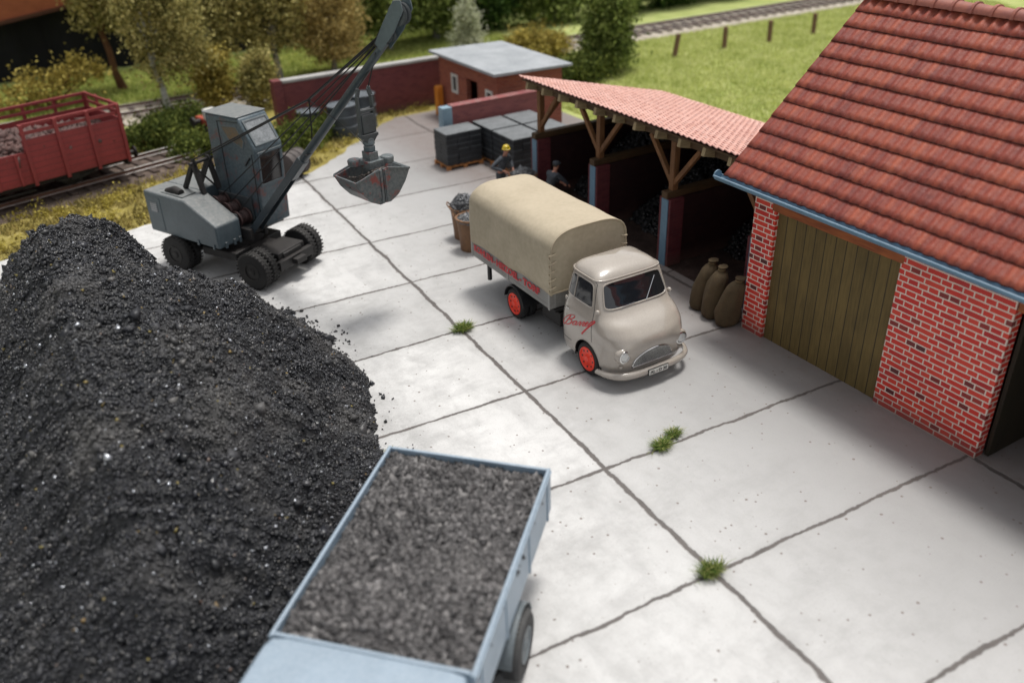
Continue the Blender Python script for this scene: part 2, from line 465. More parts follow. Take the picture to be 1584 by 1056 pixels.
# ------------------------------------------------------------------ ground
def concrete():
    m, nt, b = _mat('yard_concrete')
    v = coords(nt)
    n_lo = noise_(nt, v, .35, 4); n_mid = noise_(nt, v, 2.2, 5, .65); n_hi = noise_(nt, v, 22, 3); 
    # wobble of the joints
    def wob(scale, amp, seed):
        mp = N(nt, 'ShaderNodeMapping'); mp.inputs['Location'].default_value = (seed, seed * 2, 0); L(nt, v, mp.inputs[0])
        return math_(nt, 'MULTIPLY', math_(nt, 'SUBTRACT', noise_(nt, mp.outputs[0], scale, 5, .65), .5), amp)
    th = .045
    sx = N(nt, 'ShaderNodeSeparateXYZ'); L(nt, v, sx.inputs[0])
    px = math_(nt, 'ADD', sx.outputs['X'], 6.1); py = math_(nt, 'SUBTRACT', sx.outputs['Y'], 6.96)
    u = math_(nt, 'ADD', math_(nt, 'MULTIPLY', px, sin(th)), math_(nt, 'MULTIPLY', py, cos(th)))
    q = math_(nt, 'SUBTRACT', math_(nt, 'MULTIPLY', px, cos(th)), math_(nt, 'MULTIPLY', py, sin(th)))
    su, sq = 3.287, 6.447
    def joint(t, s, w0, wa, seed):
        t2 = math_(nt, 'ADD', t, math_(nt, 'ADD', wob(.6, .24, seed), wob(5., .08, seed + 3)))
        k = math_(nt, 'ADD', math_(nt, 'DIVIDE', t2, s), .5)
        d = math_(nt, 'MULTIPLY', math_(nt, 'ABSOLUTE', math_(nt, 'SUBTRACT', math_(nt, 'FRACT', k), .5)), s)
        wd = math_(nt, 'MAXIMUM', math_(nt, 'ADD', w0, wob(1.3, wa, seed + 7)), .006)
        mr = N(nt, 'ShaderNodeMapRange'); mr.interpolation_type = 'SMOOTHSTEP'
        L(nt, d, mr.inputs['Value']); L(nt, math_(nt, 'MULTIPLY', wd, .65), mr.inputs['From Min']); L(nt, math_(nt, 'MULTIPLY', wd, 1.5), mr.inputs['From Max'])
        mr.inputs['To Min'].default_value = 1; mr.inputs['To Max'].default_value = 0
        halo = N(nt, 'ShaderNodeMapRange'); L(nt, d, halo.inputs['Value']); halo.inputs['From Max'].default_value = .22
        halo.inputs['To Min'].default_value = 1; halo.inputs['To Max'].default_value = 0
        return mr.outputs[0], halo.outputs[0], math_(nt, 'FLOOR', math_(nt, 'ADD', k, .5))
    j1, h1, k1 = joint(u, su, .032, .075, 1.7)
    j2, h2, k2 = joint(q, sq, .046, .06, 9.1)
    j2 = math_(nt, 'MULTIPLY', j2, math_(nt, 'GREATER_THAN', q, -4.))
    j = math_(nt, 'MAXIMUM', j1, j2); halo = math_(nt, 'MAXIMUM', h1, h2)
    cb = N(nt, 'ShaderNodeCombineXYZ'); L(nt, k1, cb.inputs[0]); L(nt, k2, cb.inputs[1])
    wn = N(nt, 'ShaderNodeTexWhiteNoise'); wn.noise_dimensions = '2D'; L(nt, cb.outputs[0], wn.inputs['Vector'])
    base = ramp(nt, math_(nt, 'ADD', math_(nt, 'MULTIPLY', n_mid, .6), math_(nt, 'MULTIPLY', n_lo, .4)),
                [(.3, (.48, .475, .465)), (.5, (.63, .625, .615)), (.7, (.73, .725, .715))])
    tone = math_(nt, 'MULTIPLY_ADD', wn.outputs['Value'], .22, .84)
    vm = N(nt, 'ShaderNodeVectorMath'); vm.operation = 'SCALE'; 
    lamp_grad = N(nt, 'ShaderNodeMapRange'); L(nt, math_(nt, 'ADD', sx.outputs['X'], math_(nt, 'MULTIPLY', math_(nt, 'SUBTRACT', n_mid, .5), 2.5)), lamp_grad.inputs['Value']); lamp_grad.inputs['From Min'].default_value = -7.5; lamp_grad.inputs['From Max'].default_value = -1.; lamp_grad.inputs['To Max'].default_value = .8  # uneven lamp light painted into the slabs: greyer towards the buildings
    L(nt, mixc(nt, lamp_grad.outputs[0], base.outputs['Color'], (.255, .25, .25)), vm.inputs[0]); L(nt, tone, vm.inputs['Scale'])
    col = vm.outputs[0]
    # grey smears
    mp = N(nt, 'ShaderNodeMapping'); mp.inputs['Scale'].default_value = (1.5, .6, 1); mp.inputs['Rotation'].default_value = (0, 0, .6); L(nt, v, mp.inputs[0])
    smear = N(nt, 'ShaderNodeMapRange'); L(nt, noise_(nt, mp.outputs[0], 1.1, 6, .7), smear.inputs['Value'])
    smear.inputs['From Min'].default_value = .48; smear.inputs['From Max'].default_value = .70; smear.inputs['To Max'].default_value = .5
    col = mixc(nt, smear.outputs[0], col, (.38, .375, .37))
    st = N(nt, 'ShaderNodeMapRange'); mp5 = N(nt, 'ShaderNodeMapping'); mp5.inputs['Location'].default_value = (3.3, 8.1, 0); mp5.inputs['Rotation'].default_value = (0, 0, -.5); mp5.inputs['Scale'].default_value = (1., 2.2, 1); L(nt, v, mp5.inputs[0])
    L(nt, noise_(nt, mp5.outputs[0], .42, 7, .72), st.inputs['Value']); st.inputs['From Min'].default_value = .50; st.inputs['From Max'].default_value = .66; st.inputs['To Max'].default_value = .42
    col = mixc(nt, st.outputs[0], col, (.33, .325, .32))
    # halo of dirt at joints
    hh = math_(nt, 'MULTIPLY', math_(nt, 'MULTIPLY', halo, n_mid), .34)
    col = mixc(nt, hh, col, (.30, .285, .27))
    # specks: coal dust and brown crumbs
    vo = N(nt, 'ShaderNodeTexVoronoi'); vo.inputs['Scale'].default_value = 8.; L(nt, v, vo.inputs['Vector']); vo.inputs['Randomness'].default_value = 1.
    sc = N(nt, 'ShaderNodeSeparateColor'); L(nt, vo.outputs['Color'], sc.inputs[0])
    spk = math_(nt, 'MULTIPLY', math_(nt, 'LESS_THAN', vo.outputs['Distance'], math_(nt, 'MULTIPLY', math_(nt, 'POWER', sc.outputs[1], 2.), .24)), math_(nt, 'LESS_THAN', sc.outputs[0], math_(nt, 'MULTIPLY', n_mid, .9)))
    col = mixc(nt, math_(nt, 'MULTIPLY', spk, .8), col, (.16, .12, .10))
    fs = N(nt, 'ShaderNodeMapRange'); mp3 = N(nt, 'ShaderNodeMapping'); mp3.inputs['Scale'].default_value = (1, 2.2, 1); L(nt, v, mp3.inputs[0])
    L(nt, noise_(nt, mp3.outputs[0], 26, 3, .7), fs.inputs['Value']); fs.inputs['From Min'].default_value = .57; fs.inputs['From Max'].default_value = .72; fs.inputs['To Max'].default_value = .65
    col = mixc(nt, fs.outputs[0], col, (.27, .25, .24))
    # coal dust close to the heap
    dx = math_(nt, 'ADD', sx.outputs['X'], 14.); dy = math_(nt, 'MULTIPLY', math_(nt, 'SUBTRACT', sx.outputs['Y'], 9.), .55)
    dd = math_(nt, 'SQRT', math_(nt, 'ADD', math_(nt, 'MULTIPLY', dx, dx), math_(nt, 'MULTIPLY', dy, dy)))
    near = N(nt, 'ShaderNodeMapRange'); L(nt, dd, near.inputs['Value']); near.inputs['From Min'].default_value = 5.; near.inputs['From Max'].default_value = 6.6
    near.inputs['To Min'].default_value = .5; near.inputs['To Max'].default_value = 0
    col = mixc(nt, math_(nt, 'MULTIPLY', near.outputs[0], n_hi), col, (.10, .10, .10))
    # reddish brown dirt along the buildings, deepened to paint in their shade
    br = N(nt, 'ShaderNodeMapRange'); L(nt, sx.outputs['X'], br.inputs['Value']); br.inputs['From Min'].default_value = -1.7; br.inputs['From Max'].default_value = .1; br.inputs['To Max'].default_value = .75
    col = mixc(nt, math_(nt, 'MULTIPLY', br.outputs[0], math_(nt, 'ADD', n_mid, .3)), col, (.20, .155, .14))
    jc = mixc(nt, n_mid, (.04, .033, .030), (.15, .13, .12))
    jm = math_(nt, 'MULTIPLY', j, .92)
    col = mixc(nt, jm, col, jc)
    L(nt, col, b.inputs['Base Color'])
    rg = math_(nt, 'MULTIPLY_ADD', n_mid, .3, .42); L(nt, rg, b.inputs['Roughness'])
    b.inputs['Specular IOR Level'].default_value = .35
    hgt = math_(nt, 'SUBTRACT', math_(nt, 'ADD', math_(nt, 'MULTIPLY', n_hi, .12), math_(nt, 'MULTIPLY', n_mid, .15)), j)
    bump(nt, b, hgt, .55, .03)
    return m

def groundmat(name, a, b_, c, s=1.2, s2=25):
    m, nt, b = _mat(name)
    v = coords(nt); n1 = noise_(nt, v, s, 6, .7); n2 = noise_(nt, v, s2, 3)
    f = math_(nt, 'ADD', math_(nt, 'MULTIPLY', n1, .65), math_(nt, 'MULTIPLY', n2, .35))
    r = ramp(nt, f, [(.36, a), (.5, b_), (.64, c)])
    L(nt, r.outputs['Color'], b.inputs['Base Color']); b.inputs['Roughness'].default_value = .95; b.inputs['Specular IOR Level'].default_value = .1
    bump(nt, b, f, .8, .08)
    return m
MEADOW = groundmat('meadow_grass', (.27, .33, .10), (.38, .43, .15), (.50, .52, .22), .5, 12)
VERGE = groundmat('verge_soil', (.15, .12, .04), (.30, .25, .07), (.40, .34, .14), 1.3, 20)
BALLAST = groundmat('ballast_stone', (.07, .05, .04), (.13, .10, .085), (.22, .17, .14), 3, 40)
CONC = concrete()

# terrain: one sheet to the horizon
g = MB().add([(-400, -400, -.05), (400, -400, -.05), (400, 400, -.05), (-400, 400, -.05)], [(0, 1, 2, 3)]).build('ground', MEADOW)
tag(g, kind='structure')
def wobbly(poly, step=.35, amp=.22, seed=0):
    out = []; r = random.Random(seed)
    for i in range(len(poly)):
        a = Vector(poly[i]); b = Vector(poly[(i + 1) % len(poly)]); n = max(1, int((b - a).length / step)) if (b - a).length < 30 else 1
        for k in range(n):
            p = a.lerp(b, k / n); out.append((p.x + r.uniform(-amp, amp), p.y + r.uniform(-amp, amp)))
    return out
def sheet(name, poly, z, mat):
    o = MB().add([(x, y, z) for x, y in poly], [tuple(range(len(poly)))]).build(name, mat)
    return tag(o, kind='structure')
verge_poly = [(-60, 20), (-30, 20.), (-18, 20.), (-11, 21.), (-3, 23), (1, 27), (6, 29), (6, 36), (-5, 35), (-11, 33.5), (-60, 33)]
sheet('verge', verge_poly, -.03, VERGE)
yard_poly = [(-40, -60), (60, -60), (60, 6.4), (7.4, 6.5), (7.4, 29.2), (0.9, 29.3), (-1.4, 27.4), (-3.0, 25.8), (-4.6, 24.4), (-6.4, 24.0), (-8.2, 23.6), (-9.8, 22.9), (-11.6, 22.3), (-15.6, 22.0), (-20, 21.6), (-40, 21)]
yp = []
for i in range(len(yard_poly)):
    a = Vector(yard_poly[i]); b = Vector(yard_poly[(i + 1) % len(yard_poly)])
    if 5 <= i <= 13:
        n = max(1, int((b - a).length / .3))
        for k in range(n):
            p = a.lerp(b, k / n); yp.append((p.x + random.uniform(-.12, .12), p.y + random.uniform(-.12, .12)))
    else: yp.append((a.x, a.y))
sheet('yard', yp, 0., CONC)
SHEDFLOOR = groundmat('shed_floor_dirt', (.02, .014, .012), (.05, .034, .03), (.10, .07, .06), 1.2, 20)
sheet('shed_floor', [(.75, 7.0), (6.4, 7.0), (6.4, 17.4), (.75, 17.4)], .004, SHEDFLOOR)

# railway track beds
def track(name, p0, ang, length, zoff=0., withbed=True, label='', sl=.62, bedmat=None):
    root = thing(name, label, 'railway track', (p0[0], p0[1], 0), ang)
    bed = MB(); n = 60
    prof = [(-1.75, -.03), (-1.3, .10), (1.3, .10), (1.75, -.03)]
    vs = []; fs = []
    for i in range(n + 1):
        x = length * i / n
        for k, (y, z) in enumerate(prof): vs.append((x, y + random.uniform(-.08, .08) * (k in (0, 3)), z))
    for i in range(n):
        for k in range(3): fs.append((i * 4 + k, (i + 1) * 4 + k, (i + 1) * 4 + k + 1, i * 4 + k + 1))
    bed.add(vs, fs).build('ballast_bed', bedmat or BALLAST, root)
    k = int(length / sl)
    x = np.arange(k) * sl + .2
    SLW = MB()
    for xx in x:
        SLW.box(xx - .12, xx + .12, -1.25 + random.uniform(-.04, .04), 1.25, .06, .17)
    s_ = SLW.build('sleepers', SLEEPER, root); s_['kind'] = 'stuff'
    for s in (-1, 1):
        y = s * .72
        prof = [(y - .07, .17), (y + .07, .17), (y + .07, .195), (y + .015, .21), (y + .015, .28), (y + .036, .29), (y + .036, .335), (y - .036, .335), (y - .036, .29), (y - .015, .28), (y - .015, .21), (y - .07, .195)]
        MB().prism(prof, 0, length, 'X').build('rail', RAIL, root)
    return root
SLEEPER = weathered('sleeper_wood', (.10, .07, .055), (.05, .035, .03), rough=.9, s1=3)
RAIL = weathered('rusty_rail', (.20, .10, .07), (.10, .05, .04), rough=.5, metal=.3, dust=(.75, .72, .68), dust_amt=1.3)
# ------------------------------------------------------------------ the brick garage on the right
BRICK = brickmat('painted_brick', .46, .66, .128, .027, [(.52, .018, .020), (.80, .040, .025), (.86, .075, .04)], (.030, .020, .024), (.85, .74, .64), .075, .5, .5, .008, english=True)
OLIVE = wood('olive_boards', (.17, .115, .035), (.11, .075, .022), 'Z', plank=.28, gw=.07)
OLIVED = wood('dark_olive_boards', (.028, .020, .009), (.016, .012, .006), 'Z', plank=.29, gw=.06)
LINTEL = wood('lintel_wood', (.38, .11, .03), (.22, .055, .018), 'Y')
TIMBER = wood('shed_timber', (.23, .105, .04), (.12, .055, .022), 'Z')
TIMBERY = wood('shed_beam_timber', (.10, .055, .022), (.05, .028, .012), 'X')
RAFTER = wood('rafter_wood', (.42, .33, .19), (.24, .18, .10), 'X')

def tilemat(name, cols, joint, tile_w, row_h, gray=.2, graycol=(.30, .22, .22)):
    m, nt, b = _mat(name)
    uv = N(nt, 'ShaderNodeUVMap'); sx = N(nt, 'ShaderNodeSeparateXYZ'); L(nt, uv.outputs[0], sx.inputs[0])
    cu = math_(nt, 'FLOOR', sx.outputs['X']); rv = math_(nt, 'FLOOR', sx.outputs['Y']); fv = math_(nt, 'FRACT', sx.outputs['Y'])
    cb = N(nt, 'ShaderNodeCombineXYZ'); L(nt, cu, cb.inputs[0]); L(nt, rv, cb.inputs[1])
    wn = N(nt, 'ShaderNodeTexWhiteNoise'); wn.noise_dimensions = '2D'; L(nt, cb.outputs[0], wn.inputs['Vector'])
    v = coords(nt); n1 = noise_(nt, v, 1.3, 4); n2 = noise_(nt, v, 9, 4); n3 = noise_(nt, v, 40, 2)
    f = math_(nt, 'ADD', math_(nt, 'MULTIPLY', wn.outputs['Value'], .22), math_(nt, 'ADD', math_(nt, 'MULTIPLY', n1, .45), math_(nt, 'MULTIPLY', n2, .4)))
    r = ramp(nt, f, [(.32, cols[0]), (.5, cols[1]), (.7, cols[2])])
    col = r.outputs['Color']
    fu = math_(nt, 'FRACT', sx.outputs['X']); tr_ = math_(nt, 'MULTIPLY_ADD', math_(nt, 'SINE', math_(nt, 'MULTIPLY', fu, 6.2832)), -.5, .5)
    col = mixc(nt, math_(nt, 'MULTIPLY', tr_, .38), col, tuple(.62 * a + .25 * b_c for a, b_c in zip(cols[0], graycol)))
    ed = N(nt, 'ShaderNodeMapRange'); L(nt, fv, ed.inputs['Value']); ed.inputs['From Min'].default_value = .93; ed.inputs['From Max'].default_value = .98; ed.inputs['To Max'].default_value = .9
    col = mixc(nt, ed.outputs[0], col, joint)
    gr = N(nt, 'ShaderNodeMapRange'); L(nt, n2, gr.inputs['Value']); gr.inputs['From Min'].default_value = .5; gr.inputs['From Max'].default_value = .75; gr.inputs['To Max'].default_value = gray
    col = mixc(nt, gr.outputs[0], col, graycol)
    sp = math_(nt, 'GREATER_THAN', noise_(nt, v, 14, 1), .80); col = mixc(nt, math_(nt, 'MULTIPLY', sp, .7), col, (.45, .35, .22))
    L(nt, col, b.inputs['Base Color']); b.inputs['Roughness'].default_value = .55; b.inputs['Specular IOR Level'].default_value = .35
    bump(nt, b, math_(nt, 'ADD', n3, n2), .35, .02)
    return m

def tiled_roof(name, P0, yl, P1, rows, tile_w, amp, lip, mat, parent, thick=.06, segs=8, wl=1):
    """slope from eave line (x0,z0) at P0 to top line (x1,z1) at P1, running along y in yl=(ya,yb)"""
    x0, z0 = P0; x1, z1 = P1; ya, yb = yl
    Ls = math.hypot(x1 - x0, z1 - z0); ux, uz = (x1 - x0) / Ls, (z1 - z0) / Ls; nx, nz = -uz, ux
    if nz < 0: nx, nz = -nx, -nz
    ny = int(round((yb - ya) / tile_w)) * segs
    ys = np.linspace(ya, yb, ny + 1); t = (ys - ya) / tile_w
    fr = t % 1.0
    # pantile wave: round roll and shallow pan
    wave = np.where(fr < .5, np.sin(fr / .5 * pi) * 1.0, -.6 * np.sin((fr - .5) / .5 * pi)) * amp
    V = []; F = []; UV = []
    r_ = np.random.default_rng(5)
    for k in range(rows):
        s0 = Ls * k / rows - (.05 if k else .04); s1 = Ls * (k + 1) / rows + .02
        tj = r_.normal(0, .003, int(len(ys) / segs) + 2)
        jit = np.array([tj[int(a)] for a in t])
        edge = -.022 * np.sin(fr * 2 * pi) + jit * 1.2
        for s, lift, fv in ((s0, lip * .1, .999), (s0, lip, .98), (s0 + (s1 - s0) * .35, lip * .7, .6), (s1, 0., .01)):
            ss = s + (edge if fv > .9 else 0)
            base = (wave if not (fv > .99) else wave * .9) + lift + jit
            V.append(np.stack([x0 + ux * ss + nx * base, ys, z0 + uz * ss + nz * base], 1))
            UV.append(np.stack([t + k % 2 * 0., np.full_like(t, k + fv)], 1))
        o = k * 4 * len(ys)
        for j in range(3):
            a = o + j * len(ys) + np.arange(len(ys) - 1)
            F.append(np.stack([a, a + len(ys), a + len(ys) + 1, a + 1], 1))
    V = np.concatenate([np.broadcast_to(v, (len(ys), 3)) if v.ndim == 1 else v for v in V]); UV = np.concatenate(UV); F = np.concatenate(F)
    o = bigmesh(name, V, F, mat, parent, smooth=True)
    uvl = o.data.uv_layers.new(name='UVMap')
    vi = np.zeros(len(o.data.loops), dtype=np.int32); o.data.loops.foreach_get('vertex_index', vi)
    uvl.data.foreach_set('uv', UV[vi].astype(np.float32).ravel())
    return o

TILE = tilemat('garage_roof_tile', [(.18, .038, .030), (.30, .062, .038), (.42, .105, .055)], (.035, .008, .008), .3, .48, .45, (.23, .115, .115))
TILES = tilemat('shed_roof_tile', [(.58, .29, .23), (.70, .39, .32), (.78, .47, .40)], (.36, .17, .15), .3, .3, .6, (.72, .53, .49))

barn = thing('brick_garage', 'red brick garage with steep red tiled roof, olive board door and blue gutter', 'garage', (0, 0, 0))
H_W = 3.62
MB().box(0, .25, 5.78, 6.45, 0, H_W).build('wall', BRICK, barn)
MB().box(0, .25, -.02, 2.42, 0, H_W).build('wall', BRICK, barn)
MB().box(0, .25, -8.2, -4.1, 0, H_W).build('wall', BRICK, barn)
MB().box(.10, .16, 2.42, 5.78, 0, 3.298).build('door', OLIVE, barn)
MB().box(-.015, .24, 2.36, 5.90, 3.30, 3.63).build('lintel', LINTEL, barn, bevel=.015)
MB().box(-.015, .24, -4.14, .05 - .10, 3.30, 3.63).build('lintel', LINTEL, barn, bevel=.015)
# open leaf of the second doorway, swung inwards
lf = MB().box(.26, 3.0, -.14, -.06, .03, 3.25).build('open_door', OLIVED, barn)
lf['label'] = 'dark door leaf swung open into the second bay'
# gable, rear and partition walls
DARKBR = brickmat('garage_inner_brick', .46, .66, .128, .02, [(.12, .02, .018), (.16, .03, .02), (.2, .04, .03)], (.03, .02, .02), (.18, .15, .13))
gp_ = [(.25, 0), (7.2, 0), (7.2, H_W), (3.7, 7.12), (.25, H_W + .25)]
MB().prism(gp_, 6.2, 6.42, 'Y').build('gable_wall', BRICK, barn)
MB().prism(gp_, -8.2, -8.0, 'Y').build('gable_wall', BRICK, barn)
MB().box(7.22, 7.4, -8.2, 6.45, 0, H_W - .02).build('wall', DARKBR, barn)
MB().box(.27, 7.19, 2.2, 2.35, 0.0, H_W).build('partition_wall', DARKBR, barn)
tiled_roof('roof', (-.36, 3.87), (-8.6, 7.14), (3.7, 7.42), 12, .262, .040, .028, TILE, barn, segs=6)
tiled_roof('roof', (7.76, 3.87), (-8.6, 7.14), (3.7, 7.42), 12, .262, .040, .028, TILE, barn, segs=6)
# soffit boards below the tiles
MB().prism([(-.32, 3.79), (3.7, 7.32), (7.72, 3.79), (7.72, 3.71), (3.7, 7.24), (-.32, 3.71)], -8.55, 7.09, 'Y').build('roof_boards', TIMBERY, barn)
# ridge tiles
rd = MB()
nr = 34
for i in range(nr):
    y0 = -8.6 + i * 15.74 / nr; y1 = y0 + 15.74 / nr + .04
    k0, k1 = .20, .165
    vs = []; 
    for yy, r in ((y0, k1), (y1 - .08, k0 - .01), (y1 - .07, k0 + .025), (y1, k0 + .02)):
        for a in range(9):
            t = pi * a / 8; vs.append((3.7 + cos(t) * r * 1.05, yy, 7.39 + sin(t) * r))
    rd.add(vs, [(j * 9 + a, j * 9 + a + 1, (j + 1) * 9 + a + 1, (j + 1) * 9 + a) for j in range(3) for a in range(8)])
RIDGE = weathered('ridge_tile_clay', (.36, .12, .08), (.22, .07, .06), rough=.55, s1=2, s2=12)
rd.build('ridge_tiles', RIDGE, barn, smooth=True)
# gutter: half round channel with rolled lip
gu = MB(); vs = []; na = 12
for yy in (-8.7, 7.28):
    for rr in (.125, .105):
        for a in range(na + 1):
            t = pi + pi * a / na; vs.append((-.46 + cos(t) * rr, yy, 3.85 + sin(t) * rr))
q = 2 * (na + 1)
fs = []
for a in range(na):
    fs.append((a, a + 1, q + a + 1, q + a)); fs.append((na + 1 + a, q + na + 1 + a, q + na + 2 + a, na + 2 + a))
    fs.append((a, na + 1 + a, na + 2 + a, a + 1)); fs.append((q + a, q + a + 1, q + na + 2 + a, q + na + 1 + a))
fs += [(0, q, q + na + 1, na + 1), (na, 2 * na + 1, q + 2 * na + 1, q + na)]
gu.add(vs, fs)
gu.cyl((-.59, -8.7, 3.852), (-.59, 7.28, 3.852), .026, 8)
gu.cyl((-.46, 7.27, 3.85), (-.46, 7.30, 3.85), .12, 16)
gu.build('gutter', BLUEPAINT, barn, smooth=True)
MB().box(-.34, -.29, -8.58, 7.12, 3.66, 3.89).build('fascia', TIMBERY, barn)

# ------------------------------------------------------------------ coal shed
shed = thing('coal_shed', 'open coal shed with pink tiled roof on brown timber posts and three bays', 'shed', (0, 0, 0))
DKRED = brickmat('dark_red_brick', .26, .99, .085, .010, [(.14, .028, .035), (.19, .04, .045), (.23, .055, .055)], (.1, .02, .02), (.17, .07, .07), 0, .7, .2, .004)
MAROON = brickmat('shaded_maroon_brick', .26, .99, .085, .010, [(.022, .005, .007), (.03, .006, .008), (.038, .009, .010)], (.015, .004, .004), (.022, .009, .010), 0, .7, .2, .004)  # bay walls: shade under the roof is put into the brick colour
PILL = brickmat('pillar_maroon_brick', .26, .99, .085, .010, [(.11, .018, .026), (.14, .024, .032), (.17, .032, .038)], (.08, .01, .01), (.12, .045, .05), 0, .7, .2, .004)
PY = [17.3, 13.95, 10.5, 7.05]
tiled_roof('roof', (.55, 4.0), (6.95, 17.85), (6.76, 2.52), 24, .22, .030, .030, TILES, shed, segs=6)
MB().prism([(.60, 3.93), (6.76, 2.45), (6.76, 2.40), (.60, 3.88)], 7.0, 17.8, 'Y').build('roof_boards', TIMBERY, shed)
for i, y in enumerate(PY):
    pl = MB().box(.95 - .19, .95 + .30, y - .23, y + .23, 0, 2.0).build('pillar', PILL, shed)
    MB().box(.95 - .215, .95 - .192, y - .15, y + .12, 0, 1.99).build('corner_guard', BLUEPAINT, pl)
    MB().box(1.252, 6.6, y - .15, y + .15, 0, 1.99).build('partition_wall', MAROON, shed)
    MB().box(.72, 6.5, y - .12, y + .12, 2.004, 2.2).build('beam', TIMBERY, shed, bevel=.01)
    MB().box(.93, 1.12, y - .09, y + .09, 2.2, 3.58).build('post', TIMBER, shed, bevel=.01)
    for s in (-1, 1):
        if (s > 0 and i == 0) or (s < 0 and i == 3): continue
        MB().bar((1.02, y + s * .06, 2.42), (1.02, y + s * 1.02, 3.56), .13, .13, up=(1, 0, 0)).build('brace', TIMBER, shed, bevel=.008)
    if i == 0:
        MB().bar((1.10, y, 2.5), (2.0, y, 3.4), .12, .12, up=(0, 1, 0)).build('brace', TIMBER, shed)
    MB().box(6.3, 6.5, y - .1, y + .1, 2.2, 2.4).build('post', TIMBER, shed)
MB().box(.93, 1.13, 6.9, 17.7, 3.582, 3.76).build('purlin', wood('purlin_wood', (.10, .055, .022), (.05, .028, .012), 'Y'), shed)
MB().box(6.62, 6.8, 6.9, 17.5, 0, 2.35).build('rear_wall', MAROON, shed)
for k in range(12):
    y = 17.45 - k * .945
    MB().bar((.585, y, 3.765), (6.6, y, 2.30), .12, .22).build('rafter', RAFTER, shed, bevel=.006)
# coal in the bays
def heapmesh(name, poly, hgt, slope, res, lump_n, lump_s, mat, seed, zbase=0., parent=None, nz=.12, cap=None):
    xs = [p[0] for p in poly]; ys = [p[1] for p in poly]
    nx = int((max(xs) - min(xs)) / res) + 1; ny = int((max(ys) - min(ys)) / res) + 1
    X, Y = np.meshgrid(np.linspace(min(xs), max(xs), nx), np.linspace(min(ys), max(ys), ny), indexing='ij')
    Z = zbase + hgt(X, Y)
    V = np.stack([X.ravel(), Y.ravel(), Z.ravel()], 1)
    i = np.arange(nx - 1)[:, None] * ny + np.arange(ny - 1)[None]
    F = np.stack([i, i + ny, i + ny + 1, i + 1], -1).reshape(-1, 4)
    keep = (Z.ravel()[F] > zbase - .04).any(1)
    F = F[keep]
    r = np.random.default_rng(seed)
    px = r.uniform(min(xs), max(xs), lump_n); py = r.uniform(min(ys), max(ys), lump_n); pz = hgt(px, py)
    ok = pz > -.0; P = np.stack([px, py, zbase + pz], 1)[ok]
    s = lump_s * np.clip(r.lognormal(0, .38, len(P)), .4, 1.9)
    LV, LF = lumps(P, s)
    Ft = np.concatenate([F[:, [0, 1, 2]], F[:, [0, 2, 3]], LF + len(V)])
    return bigmesh(name, np.concatenate([V, LV]), Ft, mat, parent)
for i, (ya, yb, lab) in enumerate(((7.3, 10.25, 'black coal heap in the shed bay nearest the garage'), (10.75, 13.7, 'black coal heap in the middle shed bay'), (14.2, 17.05, 'black coal heap in the shed bay farthest from the garage'))):
    def hb(X, Y, ya=ya, yb=yb, i=i):
        t = (X - (1.9 if i else 2.6)) * .62
        return np.clip(t, -.5, 2.1) + smoothnoise(X, Y, 40 + i, ((.5, 1.), (1.6, .5))) * .13 - .08
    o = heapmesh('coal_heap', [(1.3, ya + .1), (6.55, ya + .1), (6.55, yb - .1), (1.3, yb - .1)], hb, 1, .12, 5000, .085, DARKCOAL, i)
    tag(o, lab, 'coal heap', 'coal heaps in the shed bays')

# ------------------------------------------------------------------ small brick hut behind, and yard walls
HUTB = brickmat('hut_brick', .27, .99, .09, .013, [(.27, .06, .035), (.36, .085, .045), (.42, .12, .06)], (.1, .03, .03), (.32, .20, .16), 0, .8)
ROOFELT = weathered('roofing_felt', (.40, .42, .44), (.28, .30, .32), rough=.8, s1=1.2, s2=10)
WHITEP = weathered('white_paint', (.75, .74, .70), (.55, .54, .5), rough=.6)
GLASSD = _mat('dark_glass')[0]
_b = GLASSD.node_tree.nodes['Principled BSDF']; _b.inputs['Base Color'].default_value = (.012, .014, .018, 1); _b.inputs['Roughness'].default_value = .06; _b.inputs['Coat Weight'].default_value = .5; _b.inputs['Specular IOR Level'].default_value = .8
hut = thing('brick_hut', 'small red brick hut with flat grey roof and white framed windows', 'hut', (0, 0, 0))
hx, hy0, hy1, hx1, hz = 3.0, 23.6, 28.7, 6.1, 2.62
fr = MB()
fr.box(hx, hx + .2, hy0, 24.0, 0, hz); fr.box(hx, hx + .2, 24.0, 24.5, 0, 1.35); fr.box(hx, hx + .2, 24.0, 24.5, 1.85, hz)
fr.box(hx, hx + .2, 24.5, 25.25, 0, hz); fr.box(hx, hx + .2, 25.25, 26.2, 2.0, hz); fr.box(hx, hx + .2, 26.2, 27.0, 0, hz)
fr.box(hx, hx + .2, 27.0, 27.5, 0, 1.2); fr.box(hx, hx + .2, 27.0, 27.5, 1.95, hz); fr.box(hx, hx + .2, 27.5, hy1, 0, hz)
fr.box(hx + .2, hx1 - .2, hy0, hy0 + .2, 0, hz - .02); fr.box(hx + .2, hx1 - .2, hy1 - .2, hy1, 0, hz - .02); fr.box(hx1 - .2, hx1, hy0, hy1, 0, hz - .03)
fr.build('wall', HUTB, hut)
for ya, yb, za, zb in ((24.0, 24.5, 1.35, 1.85), (27.0, 27.5, 1.2, 1.95)):
    wf = MB(); t = .075
    wf.box(hx - .05, hx + .1, ya - .03, ya + t, za - .03, zb + .03); wf.box(hx - .05, hx + .1, yb - t, yb + .03, za - .03, zb + .03)
    wf.box(hx - .049, hx + .1, ya + t, yb - t, za - .03, za + t); wf.box(hx - .049, hx + .1, ya + t, yb - t, zb - t, zb + .03)
    w_ = wf.build('window', WHITEP, hut)
    MB().box(hx + .02, hx + .04, ya, yb, za, zb).build('pane', GLASSD, w_)
